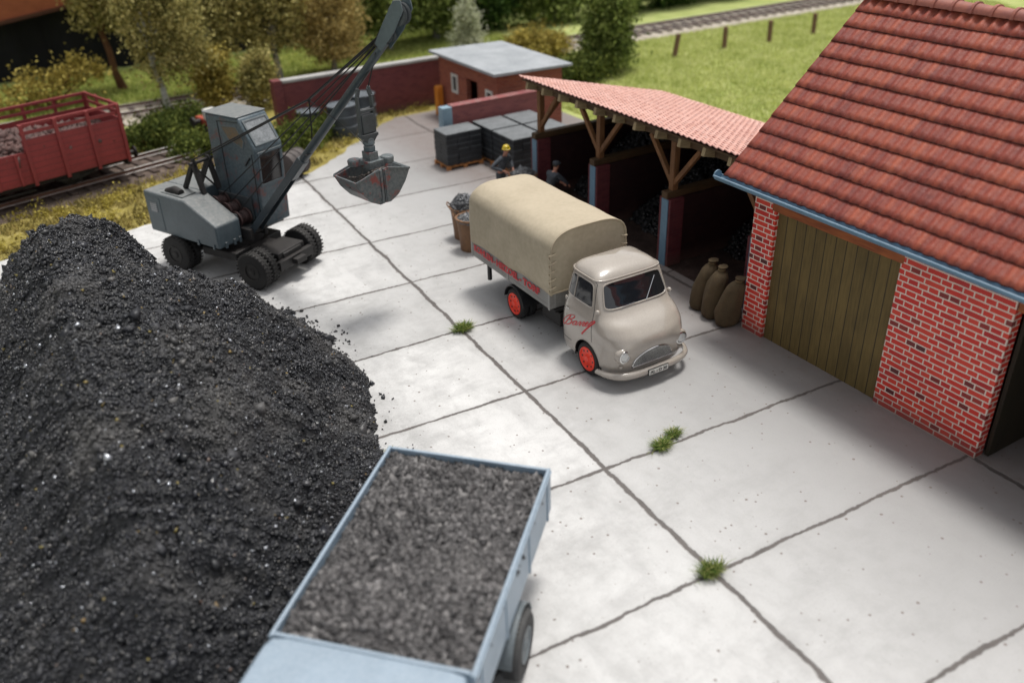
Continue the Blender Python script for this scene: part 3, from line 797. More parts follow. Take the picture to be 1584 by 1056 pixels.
MB().box(hx + .5, hx + .56, 25.2, 26.25, 0, 2.05).build('door', weathered('dark_door', (.05, .02, .015), rough=.7), hut)
MB().prism([(hx - .33, 2.62), (hx1 + .3, 2.56), (hx1 + .3, 2.66), (hx - .33, 2.74)], hy0 - .35, hy1 + .3, 'Y').build('roof', ROOFELT, hut, bevel=.01)

STUBW = brickmat('yard_wall_brick', .24, .99, .08, .009, [(.25, .07, .075), (.32, .095, .095), (.38, .12, .11)], (.1, .02, .02), (.30, .14, .13), 0, .7, .2, .004)
wl = thing('yard_wall', 'low dark red yard wall with pale blue end behind the pallets', 'wall', (0, 0, 0))
MB().box(.42, 4.3, 22.62, 22.98, 0, 1.95).build('wall_body', STUBW, wl)
LBLUE = weathered('light_blue_paint', (.27, .38, .46), (.18, .27, .34), rough=.6)
MB().box(.02, .418, 22.60, 23.0, 0, 1.97).build('end_pier', LBLUE, wl, bevel=.01)
MB().box(.43, 4.3, 22.58, 23.02, 1.952, 2.0).build('coping', STUBW, wl)
bw = thing('boundary_wall', 'long dark red brick boundary wall with grey coping beyond the yard', 'wall', (0, 0, 0))
MB().box(-3.7, 3.9, 30.2, 30.5, 0, 2.0).build('wall_body', DKRED, bw)
MB().box(-3.69, 3.95, 30.12, 30.58, 2.002, 2.12).build('coping', weathered('coping_stone', (.45, .44, .42), (.3, .29, .28), rough=.85), bw, bevel=.015)
MB().box(-4.1, -3.72, 30.1, 30.6, 0, 2.14).build('end_pier', DKRED, bw)
# ------------------------------------------------------------------ beige delivery truck
BEIGE = weathered('beige_gloss_paint', (.40, .355, .31), (.33, .295, .26), rough=.16, s1=2, s2=30, amt=.8, bmp=.03, bd=.003, coat=1., dust=(.5, .45, .38), dust_amt=.3)
CANVAS = weathered('tan_canvas', (.50, .435, .325), (.40, .345, .25), rough=.8, s1=1.3, s2=9, amt=.5, bmp=.25, bd=.012, dust=(.50, .42, .31), dust_amt=.45, spec=.3)
CANVASSIDE = CANVAS
PLATGREY = weathered('platform_grey', (.30, .295, .28), (.22, .215, .205), rough=.55, s2=20)
REDP = weathered('bright_red_paint', (.95, .055, .02), (.85, .04, .015), rough=.35, bmp=.02)
DARKREDP = weathered('red_lettering', (.62, .03, .04), (.5, .02, .03), rough=.5, bmp=0)
CHROME = weathered('chrome', (.75, .75, .75), (.6, .6, .6), rough=.15, metal=1., bmp=.02)
BLACKP = weathered('black_plastic', (.02, .02, .022), (.012, .012, .013), rough=.35, bmp=.05)
LAMPG = _mat('lamp_glass')[0]
_b = LAMPG.node_tree.nodes['Principled BSDF']; _b.inputs['Base Color'].default_value = (.62, .63, .62, 1); _b.inputs['Roughness'].default_value = .08; _b.inputs['Coat Weight'].default_value = 1.; _b.inputs['Metallic'].default_value = .15

TLEV = np.array([  # z, yf, yb, w, nfront
    (.34, -.95, 1.14, 1.08, 4.6), (.50, -1.00, 1.16, 1.12, 4.6), (.75, -1.02, 1.18, 1.13, 4.4), (1.00, -1.00, 1.18, 1.13, 4.4), (1.22, -.94, 1.17, 1.12, 4.4),
    (1.42, -.78, 1.15, 1.08, 4.4), (1.58, -.52, 1.13, 1.03, 4.3), (1.70, -.40, 1.12, 1.0, 5.0), (1.95, -.27, 1.09, .96, 5.2), (2.20, -.15, 1.05, .92, 5.0),
    (2.32, -.12, 1.03, .89, 4.4), (2.42, -.04, .98, .82, 3.6), (2.50, .10, .88, .67, 3.0), (2.545, .26, .74, .45, 2.6), (2.565, .42, .58, .20, 2.3), (2.57, .49, .51, .02, 2.)])
def tl(z): return [np.interp(z, TLEV[:, 0], TLEV[:, k]) for k in (1, 2, 3, 4)]
# smooth the level table
_zz = np.linspace(.34, 2.57, 100)
_tt = np.stack([np.interp(_zz, TLEV[:, 0], TLEV[:, k]) for k in range(5)], 1)
for _ in range(4): _tt[1:-1] = (_tt[:-2] + 2 * _tt[1:-1] + _tt[2:]) / 4
def tl(z): return [float(np.interp(z, _zz, _tt[:, k])) for k in (1, 2, 3, 4)]
NB = 7.
def ycf(z): return .12 + .38 * min(1., max(0., (z - 2.28) / .20))
def hood(x, z):
    a = math.exp(-(abs(x) / .66) ** 4); b = max(0, 1 - abs(z - 1.12) / .46) ; b = b * b * (3 - 2 * b)
    # swelling behind each headlight
    hl = math.exp(-((abs(x) - .76) / .17) ** 2 - ((z - .93) / .19) ** 2)
    return -.14 * a * b ** .8 - .06 * hl
def Sfront(x, z):
    yf, yb, w, n = tl(z); yc = ycf(z); l = yc - yf
    t = min(.9999, abs(x) / w)
    return Vector((x, yc - l * (1 - t ** n) ** (1 / n) + hood(x, z) * min(1, (1 - t) * 4), z))
def Sside(y, z, sgn=-1):
    yf, yb, w, n = tl(z); yc = ycf(z)
    if y < yc: t = min(.9999, (yc - y) / (yc - yf)); e = n
    else: t = min(.9999, (y - yc) / (yb - yc)); e = NB
    return Vector((sgn * w * (1 - t ** e) ** (1 / e), y, z))
def ring(z, n=176):
    yf, yb, w, ne = tl(z); yc = ycf(z); out = []
    for k in range(n):
        a = 2 * pi * k / n; c, s = cos(a), sin(a)
        e = ne if s < 0 else NB; l = (yc - yf) if s < 0 else (yb - yc)
        # even out spacing
        r = (abs(c) ** e + abs(s) ** e) ** (-1 / e)
        x = w * c * r; y = yc + l * s * r
        if s < 0: y += hood(x, z) * min(1, max(0, (1 - abs(x) / w) * 4))
        out.append((x, y, z))
    return out
def patch(S, cu, cz, hu, hz, off, n_sq=4.5, shearz=0., rings=8, seg=48, taper=0.):
    """rounded patch lying on the surface S(u,z) at distance off"""
    vs = []; bd = []
    def P(p, q):
        z = cz + q * hz + shearz * p; u = cu + p * hu * (1 + taper * q)
        s = S(u, z); e = .004
        du = S(u + e, z) - S(u - e, z); dz = S(u, z + e) - S(u, z - e)
        nrm = du.cross(dz).normalized()
        c = Vector((0, .12, 1.2))
        if nrm.dot(s - c) < 0: nrm = -nrm
        return s + nrm * off
    vs.append(P(0, 0))
    for r in range(1, rings + 1):
        for k in range(seg):
            a = 2 * pi * k / seg; c, s = cos(a), sin(a); m = (abs(c) ** n_sq + abs(s) ** n_sq) ** (-1 / n_sq)
            vs.append(P(c * m * r / rings, s * m * r / rings))
    fs = [(0, 1 + k, 1 + (k + 1) % seg) for k in range(seg)]
    for r in range(rings - 1):
        o = 1 + r * seg
        fs += [(o + k, o + seg + k, o + seg + (k + 1) % seg, o + (k + 1) % seg) for k in range(seg)]
    return vs, fs, vs[-seg:]

truck = thing('delivery_truck', 'beige forward-control delivery truck with tan canvas cover, red wheels and red lettering', 'truck', (-3.40, 6.80, 0))
# cab shell
lv = list(np.linspace(.34, 2.34, 50)) + list(2.36 + .21 * np.sin(np.linspace(0, pi / 2, 18))); nseg = 176
cabm = MB(); vs = []
for z in lv: vs += ring(z, nseg)
fs = [(i * nseg + k, i * nseg + (k + 1) % nseg, (i + 1) * nseg + (k + 1) % nseg, (i + 1) * nseg + k) for i in range(len(lv) - 1) for k in range(nseg)]
fs.append(tuple(range(nseg))[::-1]); fs.append(tuple((len(lv) - 1) * nseg + k for k in range(nseg)))
cab = cabm.add(vs, fs).build('cab', BEIGE, truck, smooth=True, ang=50)
# open the wheel arches: drop the faces inside the circle and pull the rim of the hole onto it
AY, AZ, AR = -.02, .41, .485
bm = bmesh.new(); bm.from_mesh(cab.data)
rad = lambda v: math.hypot(v.co.y - AY, v.co.z - AZ)
dead = [f for f in bm.faces if all(abs(v.co.x) > .75 and rad(v) < AR + .012 for v in f.verts)]
bmesh.ops.delete(bm, geom=dead, context='FACES')
for v in bm.verts:
    if abs(v.co.x) > .75 and rad(v) < AR and v.co.z > .345:
        k = AR / max(1e-3, rad(v)); sg = 1 if v.co.x > 0 else -1
        y = AY + (v.co.y - AY) * k; z = AZ + (v.co.z - AZ) * k
        p = Sside(y, max(.345, z), sg); v.co = p
bm.to_mesh(cab.data); bm.free()
cab.data.polygons.foreach_set('use_smooth', [True] * len(cab.data.polygons)); cab.data.set_sharp_from_angle(angle=radians(50))
for s in (-1, 1):
    well = MB(); vs = []
    for x in (1.10, .62):
        for k in range(25):
            a = radians(-12 + 204 * k / 24); vs.append((s * x, AY + cos(a) * (AR + .012), AZ + sin(a) * (AR + .012)))
    well.add(vs, [(k, k + 1, 26 + k, 25 + k) for k in range(24)])
    well.add([(s * .62, AY, AZ - .1)] + vs[25:], [(0, k + 1, k + 2) for k in range(24)])
    well.build('wheel_well', BLACKP, cab)
# wheel arch flange
for s in (-1, 1):
    pts = []
    for k in range(17):
        a = radians(-4 + 188 * k / 16); y = AY + cos(a) * AR; z = AZ + sin(a) * AR
        p = Sside(max(-1.0, min(1.1, y)), max(.42, z), s); pts.append(p)
    MB().tube(pts, .014, 8).build('arch_flange', BEIGE, cab, smooth=True)
# windscreen
RUB = weathered('window_seal', (.30, .26, .21), (.2, .17, .14), rough=.35, bmp=0)
v_, f_, bd = patch(Sfront, 0, 1.985, .83, .275, .006, 8, taper=-.06, rings=12, seg=72)
ws = MB().add(v_, f_).build('windscreen', GLASSD, cab, smooth=True, ang=80)
MB().tube(bd + [bd[0], bd[1]], .020, 8, False).build('window_frame', BEIGE, ws, smooth=True)
for xa, za, xb, zb_ in ((.22, 1.72, .60, 2.15), (-.50, 1.72, -.10, 1.745)):
    MB().bar(Sfront(xa, za) + Vector((0, -.028, 0)), Sfront(xb, zb_) + Vector((0, -.03, 0)), .016, .012).build('wiper', CHROME, ws)
for s in (-1, 1):
    v_, f_, bd = patch(lambda u, z: Sside(u, z, s), .44, 1.965, .46, .275, .006, 8, taper=-.10)
    sw = MB().add(v_, f_).build('side_window', GLASSD, cab, smooth=True, ang=80)
    MB().tube(bd + [bd[0], bd[1]], .016, 8, False).build('window_frame', BEIGE, sw, smooth=True)
    p0 = Sside(.66, 1.70, s) + Vector((s * .01, 0, 0)); p1 = Sside(.62, 2.23, s) + Vector((s * .01, 0, 0))
    MB().bar(p0, p1, .03, .02).build('window_bar', BEIGE, sw)
    # door shut lines
    pts = [Sside(.95, z, s) for z in np.linspace(.62, 2.27, 14)]
    pts = [Sside(y, .62, s) for y in np.linspace(.60, .92, 5)] + pts + [Sside(y, 2.30, s) for y in np.linspace(.9, .02, 9)] + [Sside(-.05 - (2.25 - z) * .12, z, s) for z in np.linspace(2.25, .95, 11)]
    MB().tube([p - Vector((s * .001, 0, 0)) for p in pts], .0075, 6).build('door_seam', BLACKP, cab, smooth=True)
    MB().bar(Sside(.72, 1.40, s) + Vector((s * .03, 0, 0)), Sside(.88, 1.40, s) + Vector((s * .03, 0, 0)), .025, .03).build('door_handle', CHROME, cab, bevel=.005)
    q = Sside(-.24, 1.66, s)
    MB().ball(q + Vector((s * .035, -.02, .03)), .062, 12, (.8, 1.1, .95)).build('indicator_lamp', BEIGE, cab, smooth=True)
    MB().ball(Sside(1.02, 1.52, s), .05, 10, (.6, 1, 1.2)).build('hinge', BEIGE, cab, smooth=True)
# rain rail round the roof
rr = [Vector(p) * 1.0 for p in ring(2.315, 72)]
rr = [Vector((p.x * 1.012, .12 + (p.y - .12) * 1.012, p.z)) for p in rr]
MB().tube(rr + [rr[0], rr[1]], .018, 8, False).build('rain_rail', BEIGE, cab, smooth=True)
# headlights
for s in (-1, 1):
    p = Sfront(s * .80, .84); y = p.y + .03
    h_ = MB().lathe([(.188, y + .10), (.188, y + .0), (.172, y - .030), (.135, y - .040), (.115, y - .02)], 'Y', (p.x, 0, p.z), 28).build('headlight', BEIGE, cab, smooth=True, ang=60)
    MB().lathe([(.150, y - .030), (.154, y - .060), (.122, y - .068), (.112, y - .045)], 'Y', (p.x, 0, p.z), 28).build('lamp_ring', CHROME, h_, smooth=True)
    MB().lathe([(.118, y - .030), (.108, y - .060), (.06, y - .075), (.01, y - .082)], 'Y', (p.x, 0, p.z), 24).build('lamp_lens', LAMPG, h_, smooth=True, ang=70)
    q = Sfront(s * .84, .56)
    MB().ball(q + Vector((0, -.015, 0)), .05, 12, (1.2, .9, .8)).build('marker_lamp', BEIGE, cab, smooth=True)
# grille: half moon with chrome surround and crossed bars
gz0, gw, gh = .49, .57, .41
def gtop(x): return gz0 + gh * (1 - (abs(x) / gw) ** 2.2) ** .62 if abs(x) < gw else gz0
vs = []; fs = []; ng = 30
for i in range(ng + 1):
    x = -gw + 2 * gw * i / ng
    for k in range(5):
        z = gz0 + (gtop(x) - gz0) * k / 4; p = Sfront(x, z); vs.append((p.x, p.y - .006, p.z))
fs = [(i * 5 + k, (i + 1) * 5 + k, (i + 1) * 5 + k + 1, i * 5 + k + 1) for i in range(ng) for k in range(4)]
GBAR = weathered('grille_bar_metal', (.62, .62, .60), (.4, .4, .4), rough=.3, metal=.2, bmp=0)
gr = MB().add(vs, fs).build('grille', BLACKP, cab)
b_ = MB()
for i in range(1, 26):
    x = -gw + 2 * gw * i / 26
    if gtop(x) - gz0 > .03: b_.bar(Sfront(x, gz0) + Vector((0, -.014, 0)), Sfront(x, gtop(x)) + Vector((0, -.014, 0)), .008, .010)
for z in np.arange(gz0 + .035, gz0 + gh, .036):
    xs = [x for x in np.linspace(-gw, gw, 81) if gtop(x) > z]
    if len(xs) > 3: b_.tube([Sfront(x, z) + Vector((0, -.016, 0)) for x in xs[::4] + [xs[-1]]], .006, 5)
b_.build('grille_bars', GBAR, gr)
arc = [Sfront(x, gtop(x)) + Vector((0, -.012, 0)) for x in [-gw + .0005] + list(-gw * np.cos(np.linspace(.06, pi - .06, 40))) + [gw - .0005]]
arc += [Sfront(x, gz0) + Vector((0, -.012, 0)) for x in np.linspace(gw, -gw, 12)[1:]]
MB().tube(arc + [arc[0]], .017, 8, False).build('grille_frame', CHROME, gr, smooth=True)
# bumper
def bump_prof(p, out, h=.085):
    return [p + out * .0 + Vector((0, 0, -h)), p + out * .06 + Vector((0, 0, -h * .8)), p + out * .085, p + out * .06 + Vector((0, 0, h * .8)), p + Vector((0, 0, h)), p - out * .02 + Vector((0, 0, h)), p - out * .02 + Vector((0, 0, -h))]
bm_ = MB(); vs = []; cnt = 0; zb = .37
path = []
for k in range(41):
    x = -1.0 + 2.0 * k / 40
    t = abs(x) / 1.0
    y = .12 - 1.26 * (1 - (abs(x) * 1.19 / 1.215) ** 3.8) ** (1 / 3.8)
    path.append(Vector((x * 1.19, y, zb)))
for k, p in enumerate(path):
    d = (path[min(k + 1, 40)] - path[max(k - 1, 0)]).normalized(); out = Vector((d.y, -d.x, 0))
    e = min(k, 40 - k); h = .085 if e > 3 else .05 + .009 * e
    vs += bump_prof(p, out, h)
m7 = 7
fs = [(k * m7 + j, k * m7 + (j + 1) % m7, (k + 1) * m7 + (j + 1) % m7, (k + 1) * m7 + j) for k in range(40) for j in range(m7)] + [tuple(range(m7)), tuple(40 * m7 + j for j in range(m7))[::-1]]
bumper = bm_.add(vs, fs).build('bumper', BEIGE, truck, smooth=True, ang=60)
pl = MB().box(-.27, .27, -1.245, -1.236, zb - .065, zb + .055).build('number_plate', WHITEP, bumper)
MB().box(-.285, .285, -1.234, -1.21, zb - .08, zb + .07).build('plate_backing', BLACKP, bumper)
textmesh('plate_text', 'AL - D 30', .115, BLACKP, bumper, Matrix(((1, 0, 0, 0), (0, 0, -1, -1.249), (0, 1, 0, zb - .005), (0, 0, 0, 1))), .002, bold=.002)
# wheels
def truck_wheel(x0, x1, y, r=.41, dual=False):
    s = 1 if x1 > x0 else -1
    prof = [(r - .14, 0), (r - .03, .0), (r, .03), (r, .17), (r - .03, .20), (r - .14, .20)]
    def lat(a): return [(q, x1 - s * (h)) for q, h in a]
    t = MB().lathe(lat([(.27, .08), (.285, .004), (r - .05, .0), (r - .012, .03), (r, .06), (r, .16), (r - .03, .21), (.2, .21)]), 'X', (0, y, r), 44)
    if dual: t.lathe([(q, x1 - s * (.25 + h)) for q, h in [(.2, .0), (r - .04, .0), (r, .04), (r, .16), (r - .03, .20), (.2, .20)]], 'X', (0, y, r), 44)
    w_ = t.build('wheel', RUBBER, truck, smooth=True, ang=40)
    rim = MB().lathe(lat([(.29, .02), (.29, -.010), (.265, -.014), (.25, .012), (.16, .018), (.125, .005), (.085, -.012), (.075, -.03), (.01, -.035)]), 'X', (0, y, r), 36).build('rim', REDP, w_, smooth=True, ang=40)
    hh = MB()
    for k in range(8):
        a = 2 * pi * k / 8; hh.lathe([(.024, x1 - s * .016), (.022, x1 - s * .006), (.001, x1 - s * .005)], 'X', (0, y + cos(a) * .205, r + sin(a) * .205), 10)
    hh.build('rim_holes', BLACKP, rim)
    return w_
for s in (-1, 1):
    truck_wheel(s * .82, s * 1.11, -.02); truck_wheel(s * .60, s * 1.07, 3.27, dual=True)
    # rear mudguard
    vs = []; fs = []
    for k in range(19):
        a = radians(5 + 170 * k / 18)
        for x, rr_ in ((s * .50, .48), (s * 1.09, .48), (s * 1.10, .45), (s * .50, .45)): vs.append((x, 3.27 + cos(a) * rr_, .44 + sin(a) * rr_))
    fs = [(k * 4 + j, k * 4 + (j + 1) % 4, (k + 1) * 4 + (j + 1) % 4, (k + 1) * 4 + j) for k in range(18) for j in range(4)] + [(0, 1, 2, 3), (75, 74, 73, 72)]
    MB().add(vs, fs).build('mudguard', BLACKP, truck, smooth=True, ang=40)
MB().box(-.42, .42, .9, 5.3, .52, .80).cyl((-.8, 3.27, .42), (.8, 3.27, .42), .08, 12).cyl((-.8, 0, .42), (.8, 0, .42), .06, 12).box(-.8, -.45, 1.55, 2.35, .42, .80).box(.45, .8, 1.55, 2.35, .42, .80).box(-.95, .95, 1.55, 5.4, .86, .93).build('chassis', BLACKSTEEL, truck, bevel=.01)
MB().cyl((-.94, 4.75, .48), (-.94, 4.75, .92), .062, 14).build('rear_stay', BLACKP, truck, smooth=True, bevel=.01)
# platform
P0, P1, PX = 1.62, 5.52, 1.045
plat = MB().box(-PX, PX, P0, P1, .95, 1.06).build('platform', PLATGREY, truck, bevel=.01)
bd_ = MB().box(-PX, -PX + .05, P0, P1, 1.062, 1.42).box(PX - .05, PX, P0, P1, 1.062, 1.42).box(-PX + .05, PX - .05, P0, P0 + .05, 1.062, 1.42).box(-PX + .05, PX - .05, P1 - .05, P1, 1.062, 1.42)
bd_.build('side_boards', PLATGREY, truck, bevel=.006)
PG = weathered('post_grey', (.36, .355, .34), (.27, .265, .25), rough=.5)
for y in (P0 + .0, (P0 + P1) / 2, P1 - .07):
    for s in (-1, 1): MB().box(s * PX - (.016 if s < 0 else 0), s * PX + (.016 if s > 0 else 0), y, y + .07, .93, 1.42).build('board_post', PG, truck)
for x in (-.9, -.45, 0, .45, .9): MB().box(x - .02, x + .02, P0 - .012, P0, .96, 1.4).build('board_post', PG, truck)
TM = lambda x, y, z: Matrix(((0, 0, -1, x), (-1, 0, 0, y), (0, 1, 0, z), (0, 0, 0, 1)))
for word, yy, wd_ in (('KOHLEN', P1 - .68, 1.0), ('-', P1 - 1.27, .09), ('HEIZOEL', P1 - 1.92, 1.10), ('-', P1 - 2.56, .09), ('TORF', P1 - 3.08, .78)):
    textmesh('side_lettering', word, .25, DARKREDP, truck, TM(-PX - .020, yy, 1.235), .003, bold=.010, fit=wd_)
# script lettering on the door, as brush strokes
def stroke(pts, r, z0, y0, k):
    P = []
    n = len(pts)
    for i in range(n - 1):
        p0 = pts[max(i - 1, 0)]; p1 = pts[i]; p2 = pts[i + 1]; p3 = pts[min(i + 2, n - 1)]
        for t in np.linspace(0, 1, 6)[: (6 if i == n - 2 else 5)]:
            a = [.5 * (2 * p1[j] + (-p0[j] + p2[j]) * t + (2 * p0[j] - 5 * p1[j] + 4 * p2[j] - p3[j]) * t * t + (-p0[j] + 3 * p1[j] - 3 * p2[j] + p3[j]) * t ** 3) for j in (0, 1)]
            P.append(a)
    out = []
    for u, v in P:
        y = y0 - (u + v * .25) * k; z = z0 + v * k * .62 + u * k * .36; s = Sside(y, z, -1) if y > -.55 else None
        out.append(s + Vector((-.004, 0, 0)))
    return out
SCRIPT = [([(3.2, 7.2), (2.4, 4.5), (1.5, 1.6), (.8, .9), (.1, 1.6), (-.2, 3.6), (.9, 6.2), (3.0, 7.8), (5.2, 7.2), (5.0, 5.6), (3.0, 4.6), (4.8, 4.0), (4.4, 1.8), (2.6, .9), (2.0, 1.3)], .017),
          ([(7.6, 3.8), (6.2, 3.4), (5.7, 1.8), (6.4, 1.0), (7.4, 2.2), (7.8, 3.8), (7.5, 1.6), (8.2, 1.0)], .017),
          ([(8.2, 1.0), (9.2, 3.8), (9.9, 3.5), (9.5, 1.4), (10.1, 1.0)], .015), ([(10.1, 1.0), (11.0, 3.8), (11.7, 3.5), (11.3, 1.4), (11.9, 1.0)], .015),
          ([(11.9, 1.0), (12.9, 2.2), (13.6, 3.4), (13.0, 4.0), (12.4, 2.6), (12.9, 1.0), (14.0, 1.6)], .017),
          ([(14.0, 1.6), (14.9, 4.2), (15.9, 4.8), (16.2, 3.8), (14.8, 1.0), (13.4, -2.2), (12.6, -4.4)], .023)]
for pts, r_ in SCRIPT:
    P = stroke(pts, r_, 1.12, .95, .074)
    nP = len(P)
script = MB()
for pts, r_ in SCRIPT:
    P = stroke(pts, r_, .86, .98, .070); n = len(P)
    vs = []; 
    for i, p in enumerate(P):
        d = (P[min(i + 1, n - 1)] - P[max(i - 1, 0)]); ww = r_ * (.9 + .9 * max(0, -d.normalized().z) + .3 * abs(d.normalized().z))
        nrm = Vector((0, -d.z, d.y)).normalized()
        vs += [p + nrm * ww * .5 + Vector((-.002, 0, 0)), p - nrm * ww * .5 + Vector((-.002, 0, 0))]
    script.add(vs, [(2 * i, 2 * i + 1, 2 * i + 3, 2 * i + 2) for i in range(n - 1)])
script.build('door_lettering', DARKREDP, cab)

# canvas cover
cz0, czs, czt, cw = 1.40, 2.62, 2.98, 1.085
def csec(y):
    """cross section of the cover from left hem over the crown to right hem"""
    pts = []
    for z in np.linspace(cz0, 2.46, 8)[:-1]: pts.append((-cw - .012 * sin((z - cz0) * 3), z))
    for a in np.linspace(0, pi / 2, 20):
        pts.append((-cw * cos(a) ** (2 / 3.6), 2.46 + (czt - 2.46) * sin(a) ** (2 / 2.15)))
    pts += [(-x, z) for x, z in pts[:-1][::-1]]
    return pts
ny = 64; ya, yb = 1.50, 5.62
sec = csec(0); m = len(sec); V = []
for i in range(ny + 1):
    y = ya + (yb - ya) * i / ny
    rnd = 0.
    e0 = max(0, 1 - (y - ya) / .05); e1 = max(0, 1 - (yb - y) / .30)
    for k, (x, z) in enumerate(sec):
        zz = z; xx = x
        # bows under the cloth
        if z > czs: zz += .004 * cos((y - ya) / (yb - ya) * 2 * pi * 4)
        sag = noise.noise(Vector((x * 1.3, y * .9, z * 1.7))) * .022
        fold = .012 * sin(y * 6 + z * 4.5) * (1 if z < czs else 0) * (1 - (z - cz0) / 1.4)
        cr = .16 * e1 ** 2.2 + .02 * e0 ** 2
        cx = xx * (1 - cr * .5); cz_ = zz - cr * max(0, (zz - 2.0)) * 1.0
        V.append((cx + (sag + fold) * (1 if x > 0 else -1) * (abs(x) > .8), y + .03 * e1 * 0, cz_ + sag * (abs(x) <= .95) + (.03 * sin(y * 3.1) * (k in (0, m - 1)))))
F = [(i * m + k, (i + 1) * m + k, (i + 1) * m + k + 1, i * m + k + 1) for i in range(ny) for k in range(m - 1)]
cover = MB().add(V, F)
cv = cover.build('canvas_cover', CANVAS, truck, smooth=True, ang=60)
sm = cv.modifiers.new('thick', 'SOLIDIFY'); sm.thickness = .02
# end panels: slightly inset at the front so that the hem stands proud
def endpanel(y, inset, mat, bulge):
    vs = []; nr_ = 14; fs = []
    half = [(x * (1 - inset), cz0 + (z - cz0) * (1 - inset * .6)) for x, z in sec]
    top = [p for p in half]
    cols = len(top)
    # fan between left/right pairs
    h = cols // 2
    for k in range(h + 1):
        xl, z = top[k]; xr = -xl
        for j in range(nr_ + 1):
            x = xl + (xr - xl) * j / nr_
            vs.append((x, y + bulge * sin(x * 9 + z) * .35 + bulge * sin(x * 23 + z * 2) * .25, z))
    fs = [(k * (nr_ + 1) + j, k * (nr_ + 1) + j + 1, (k + 1) * (nr_ + 1) + j + 1, (k + 1) * (nr_ + 1) + j) for k in range(h) for j in range(nr_)]
    return MB().add(vs, fs).build('canvas_end', mat, truck, smooth=True, ang=80)
endpanel(ya + .035, .012, CANVAS, .012); endpanel(yb - .02, .10, CANVAS, .02)
# bottom hem of the front panel and lacing at the corners
lc = MB()
hem = [Vector((x, ya + .02, cz0 + .015)) for x in np.linspace(-cw, cw, 9)]
lc.tube(hem, .022, 8)
lc.tube([Vector((x * 1.003, ya, z)) for x, z in sec], .013, 8)
for s in (-1, 1):
    for k in range(5):
        z = 1.56 + k * .215
        lc.tube([(s * (cw + .012), ya + .10, z - .06), (s * (cw + .03), ya + .03, z - .015), (s * (cw + .02), ya - .012, z), (s * (cw - .05), ya - .018, z + .012), (s * (cw - .13), ya + .01, z + .02)], .020, 7)
        lc.tube([(s * (cw + .012), ya + .10, z - .06), (s * (cw + .02), ya + .04, z - .12), (s * (cw + .016), ya - .005, z - .16)], .015, 7)
lc.build('cover_lacing', weathered('lace_cream', (.52, .44, .31), (.42, .35, .25), rough=.7), truck, smooth=True, ang=70)
# ------------------------------------------------------------------ grey cable excavator
EXG = weathered('excavator_grey', (.10, .135, .155), (.060, .085, .102), rough=.42, s1=1.4, s2=11, amt=.8, bmp=.1, dust=(.27, .265, .25), dust_amt=.7)
def rusty(name, base, base2, rust, th=.58):
    m, nt, b = _mat(name); v = coords(nt)
    n1 = noise_(nt, v, 1.8, 6, .7); n2 = noise_(nt, v, 14, 4)
    f = ramp(nt, n2, [(.35, base2), (.6, base)])
    r = N(nt, 'ShaderNodeMapRange'); L(nt, math_(nt, 'ADD', math_(nt, 'MULTIPLY', n1, .75), math_(nt, 'MULTIPLY', n2, .25)), r.inputs['Value'])
    r.inputs['From Min'].default_value = th; r.inputs['From Max'].default_value = th + .07; r.inputs['To Max'].default_value = .8
    col = mixc(nt, r.outputs[0], f.outputs['Color'], rust)
    L(nt, col, b.inputs['Base Color']); L(nt, math_(nt, 'MULTIPLY_ADD', n2, .3, .3), b.inputs['Roughness']); bump(nt, b, n2, .15, .01)
    return m
EXR = rusty('excavator_grey_rust', (.10, .135, .155), (.060, .085, .102), (.17, .05, .04), .55)
GRABM = rusty('grab_grey_rust', (.15, .17, .175), (.09, .105, .11), (.26, .045, .035), .53)
WINCH = weathered('winch_rust', (.10, .055, .05), (.04, .025, .025), rough=.55, metal=.2, s1=4)
CABLE = weathered('black_cable', (.012, .012, .013), (.008, .008, .008), rough=.5, bmp=0)
CABGLASS = weathered('cab_glass_dusty', (.34, .36, .37), (.12, .13, .14), rough=.15, s1=2.5, s2=20, amt=.8, bmp=0, coat=.5)
exc = thing('cable_excavator', 'grey wheeled cable excavator with tall cab and raised boom', 'excavator', (-9.4, 17.5, 0), radians(205.5))
def prismx(name, poly, a, b, mat, par=exc, bev=.03): return MB().prism(poly, a, b, 'X').build(name, mat, par, bevel=bev)
EXD = weathered('excavator_dark_grey', (.075, .088, .095), (.05, .058, .063), rough=.5, dust=(.2, .19, .18), dust_amt=.4)  # darker grey for deck, winch frame, sheaves and grab hanger
# engine house
house = prismx('engine_house', [(-2.3, 1.08), (.66, 1.08), (.66, 1.74), (-.52, 2.3), (-2.3, 2.32)], .40, 1.25, EXG, bev=.045)
prismx('counterweight', [(-2.3, 1.08), (-.9, 1.08), (-.9, 2.3), (-2.3, 2.315)], -1.25, .395, EXG, bev=.045)
MB().box(1.252, 1.262, -2.18, -1.62, 1.18, 2.18).build('side_door', EXG, house, bevel=.006)
MB().box(1.263, 1.272, -2.06, -1.76, 1.72, 2.02).build('maker_plate', WHITEP if False else weathered('plate_grey', (.22, .24, .26), (.13, .14, .15), rough=.4), house)
lm = MB()
for k in range(4): lm.box(1.2725, 1.277, -2.04, -1.78, 1.76 + k * .06, 1.785 + k * .06)
lm.build('plate_marks', weathered('plate_mark', (.4, .42, .44), (.3, .3, .3), rough=.4), house)
bt = MB()
for x, y in ((1.0, .67), (.7, .67), (.5, .67)): bt.box(x - .04, x + .04, .66, .70, 1.05, 1.22)
for y in (-.2, .45): bt.box(1.25, 1.28, y - .04, y + .04, 1.05, 1.2)
bt.build('lugs', EXG, house, bevel=.008)
# deck and side panel below cab
MB().box(-.245, .395, -.895, .60, 1.08, 1.30).box(-1.25, -.25, -.895, .60, 1.08, 1.22).build('deck', EXD, exc, bevel=.01)
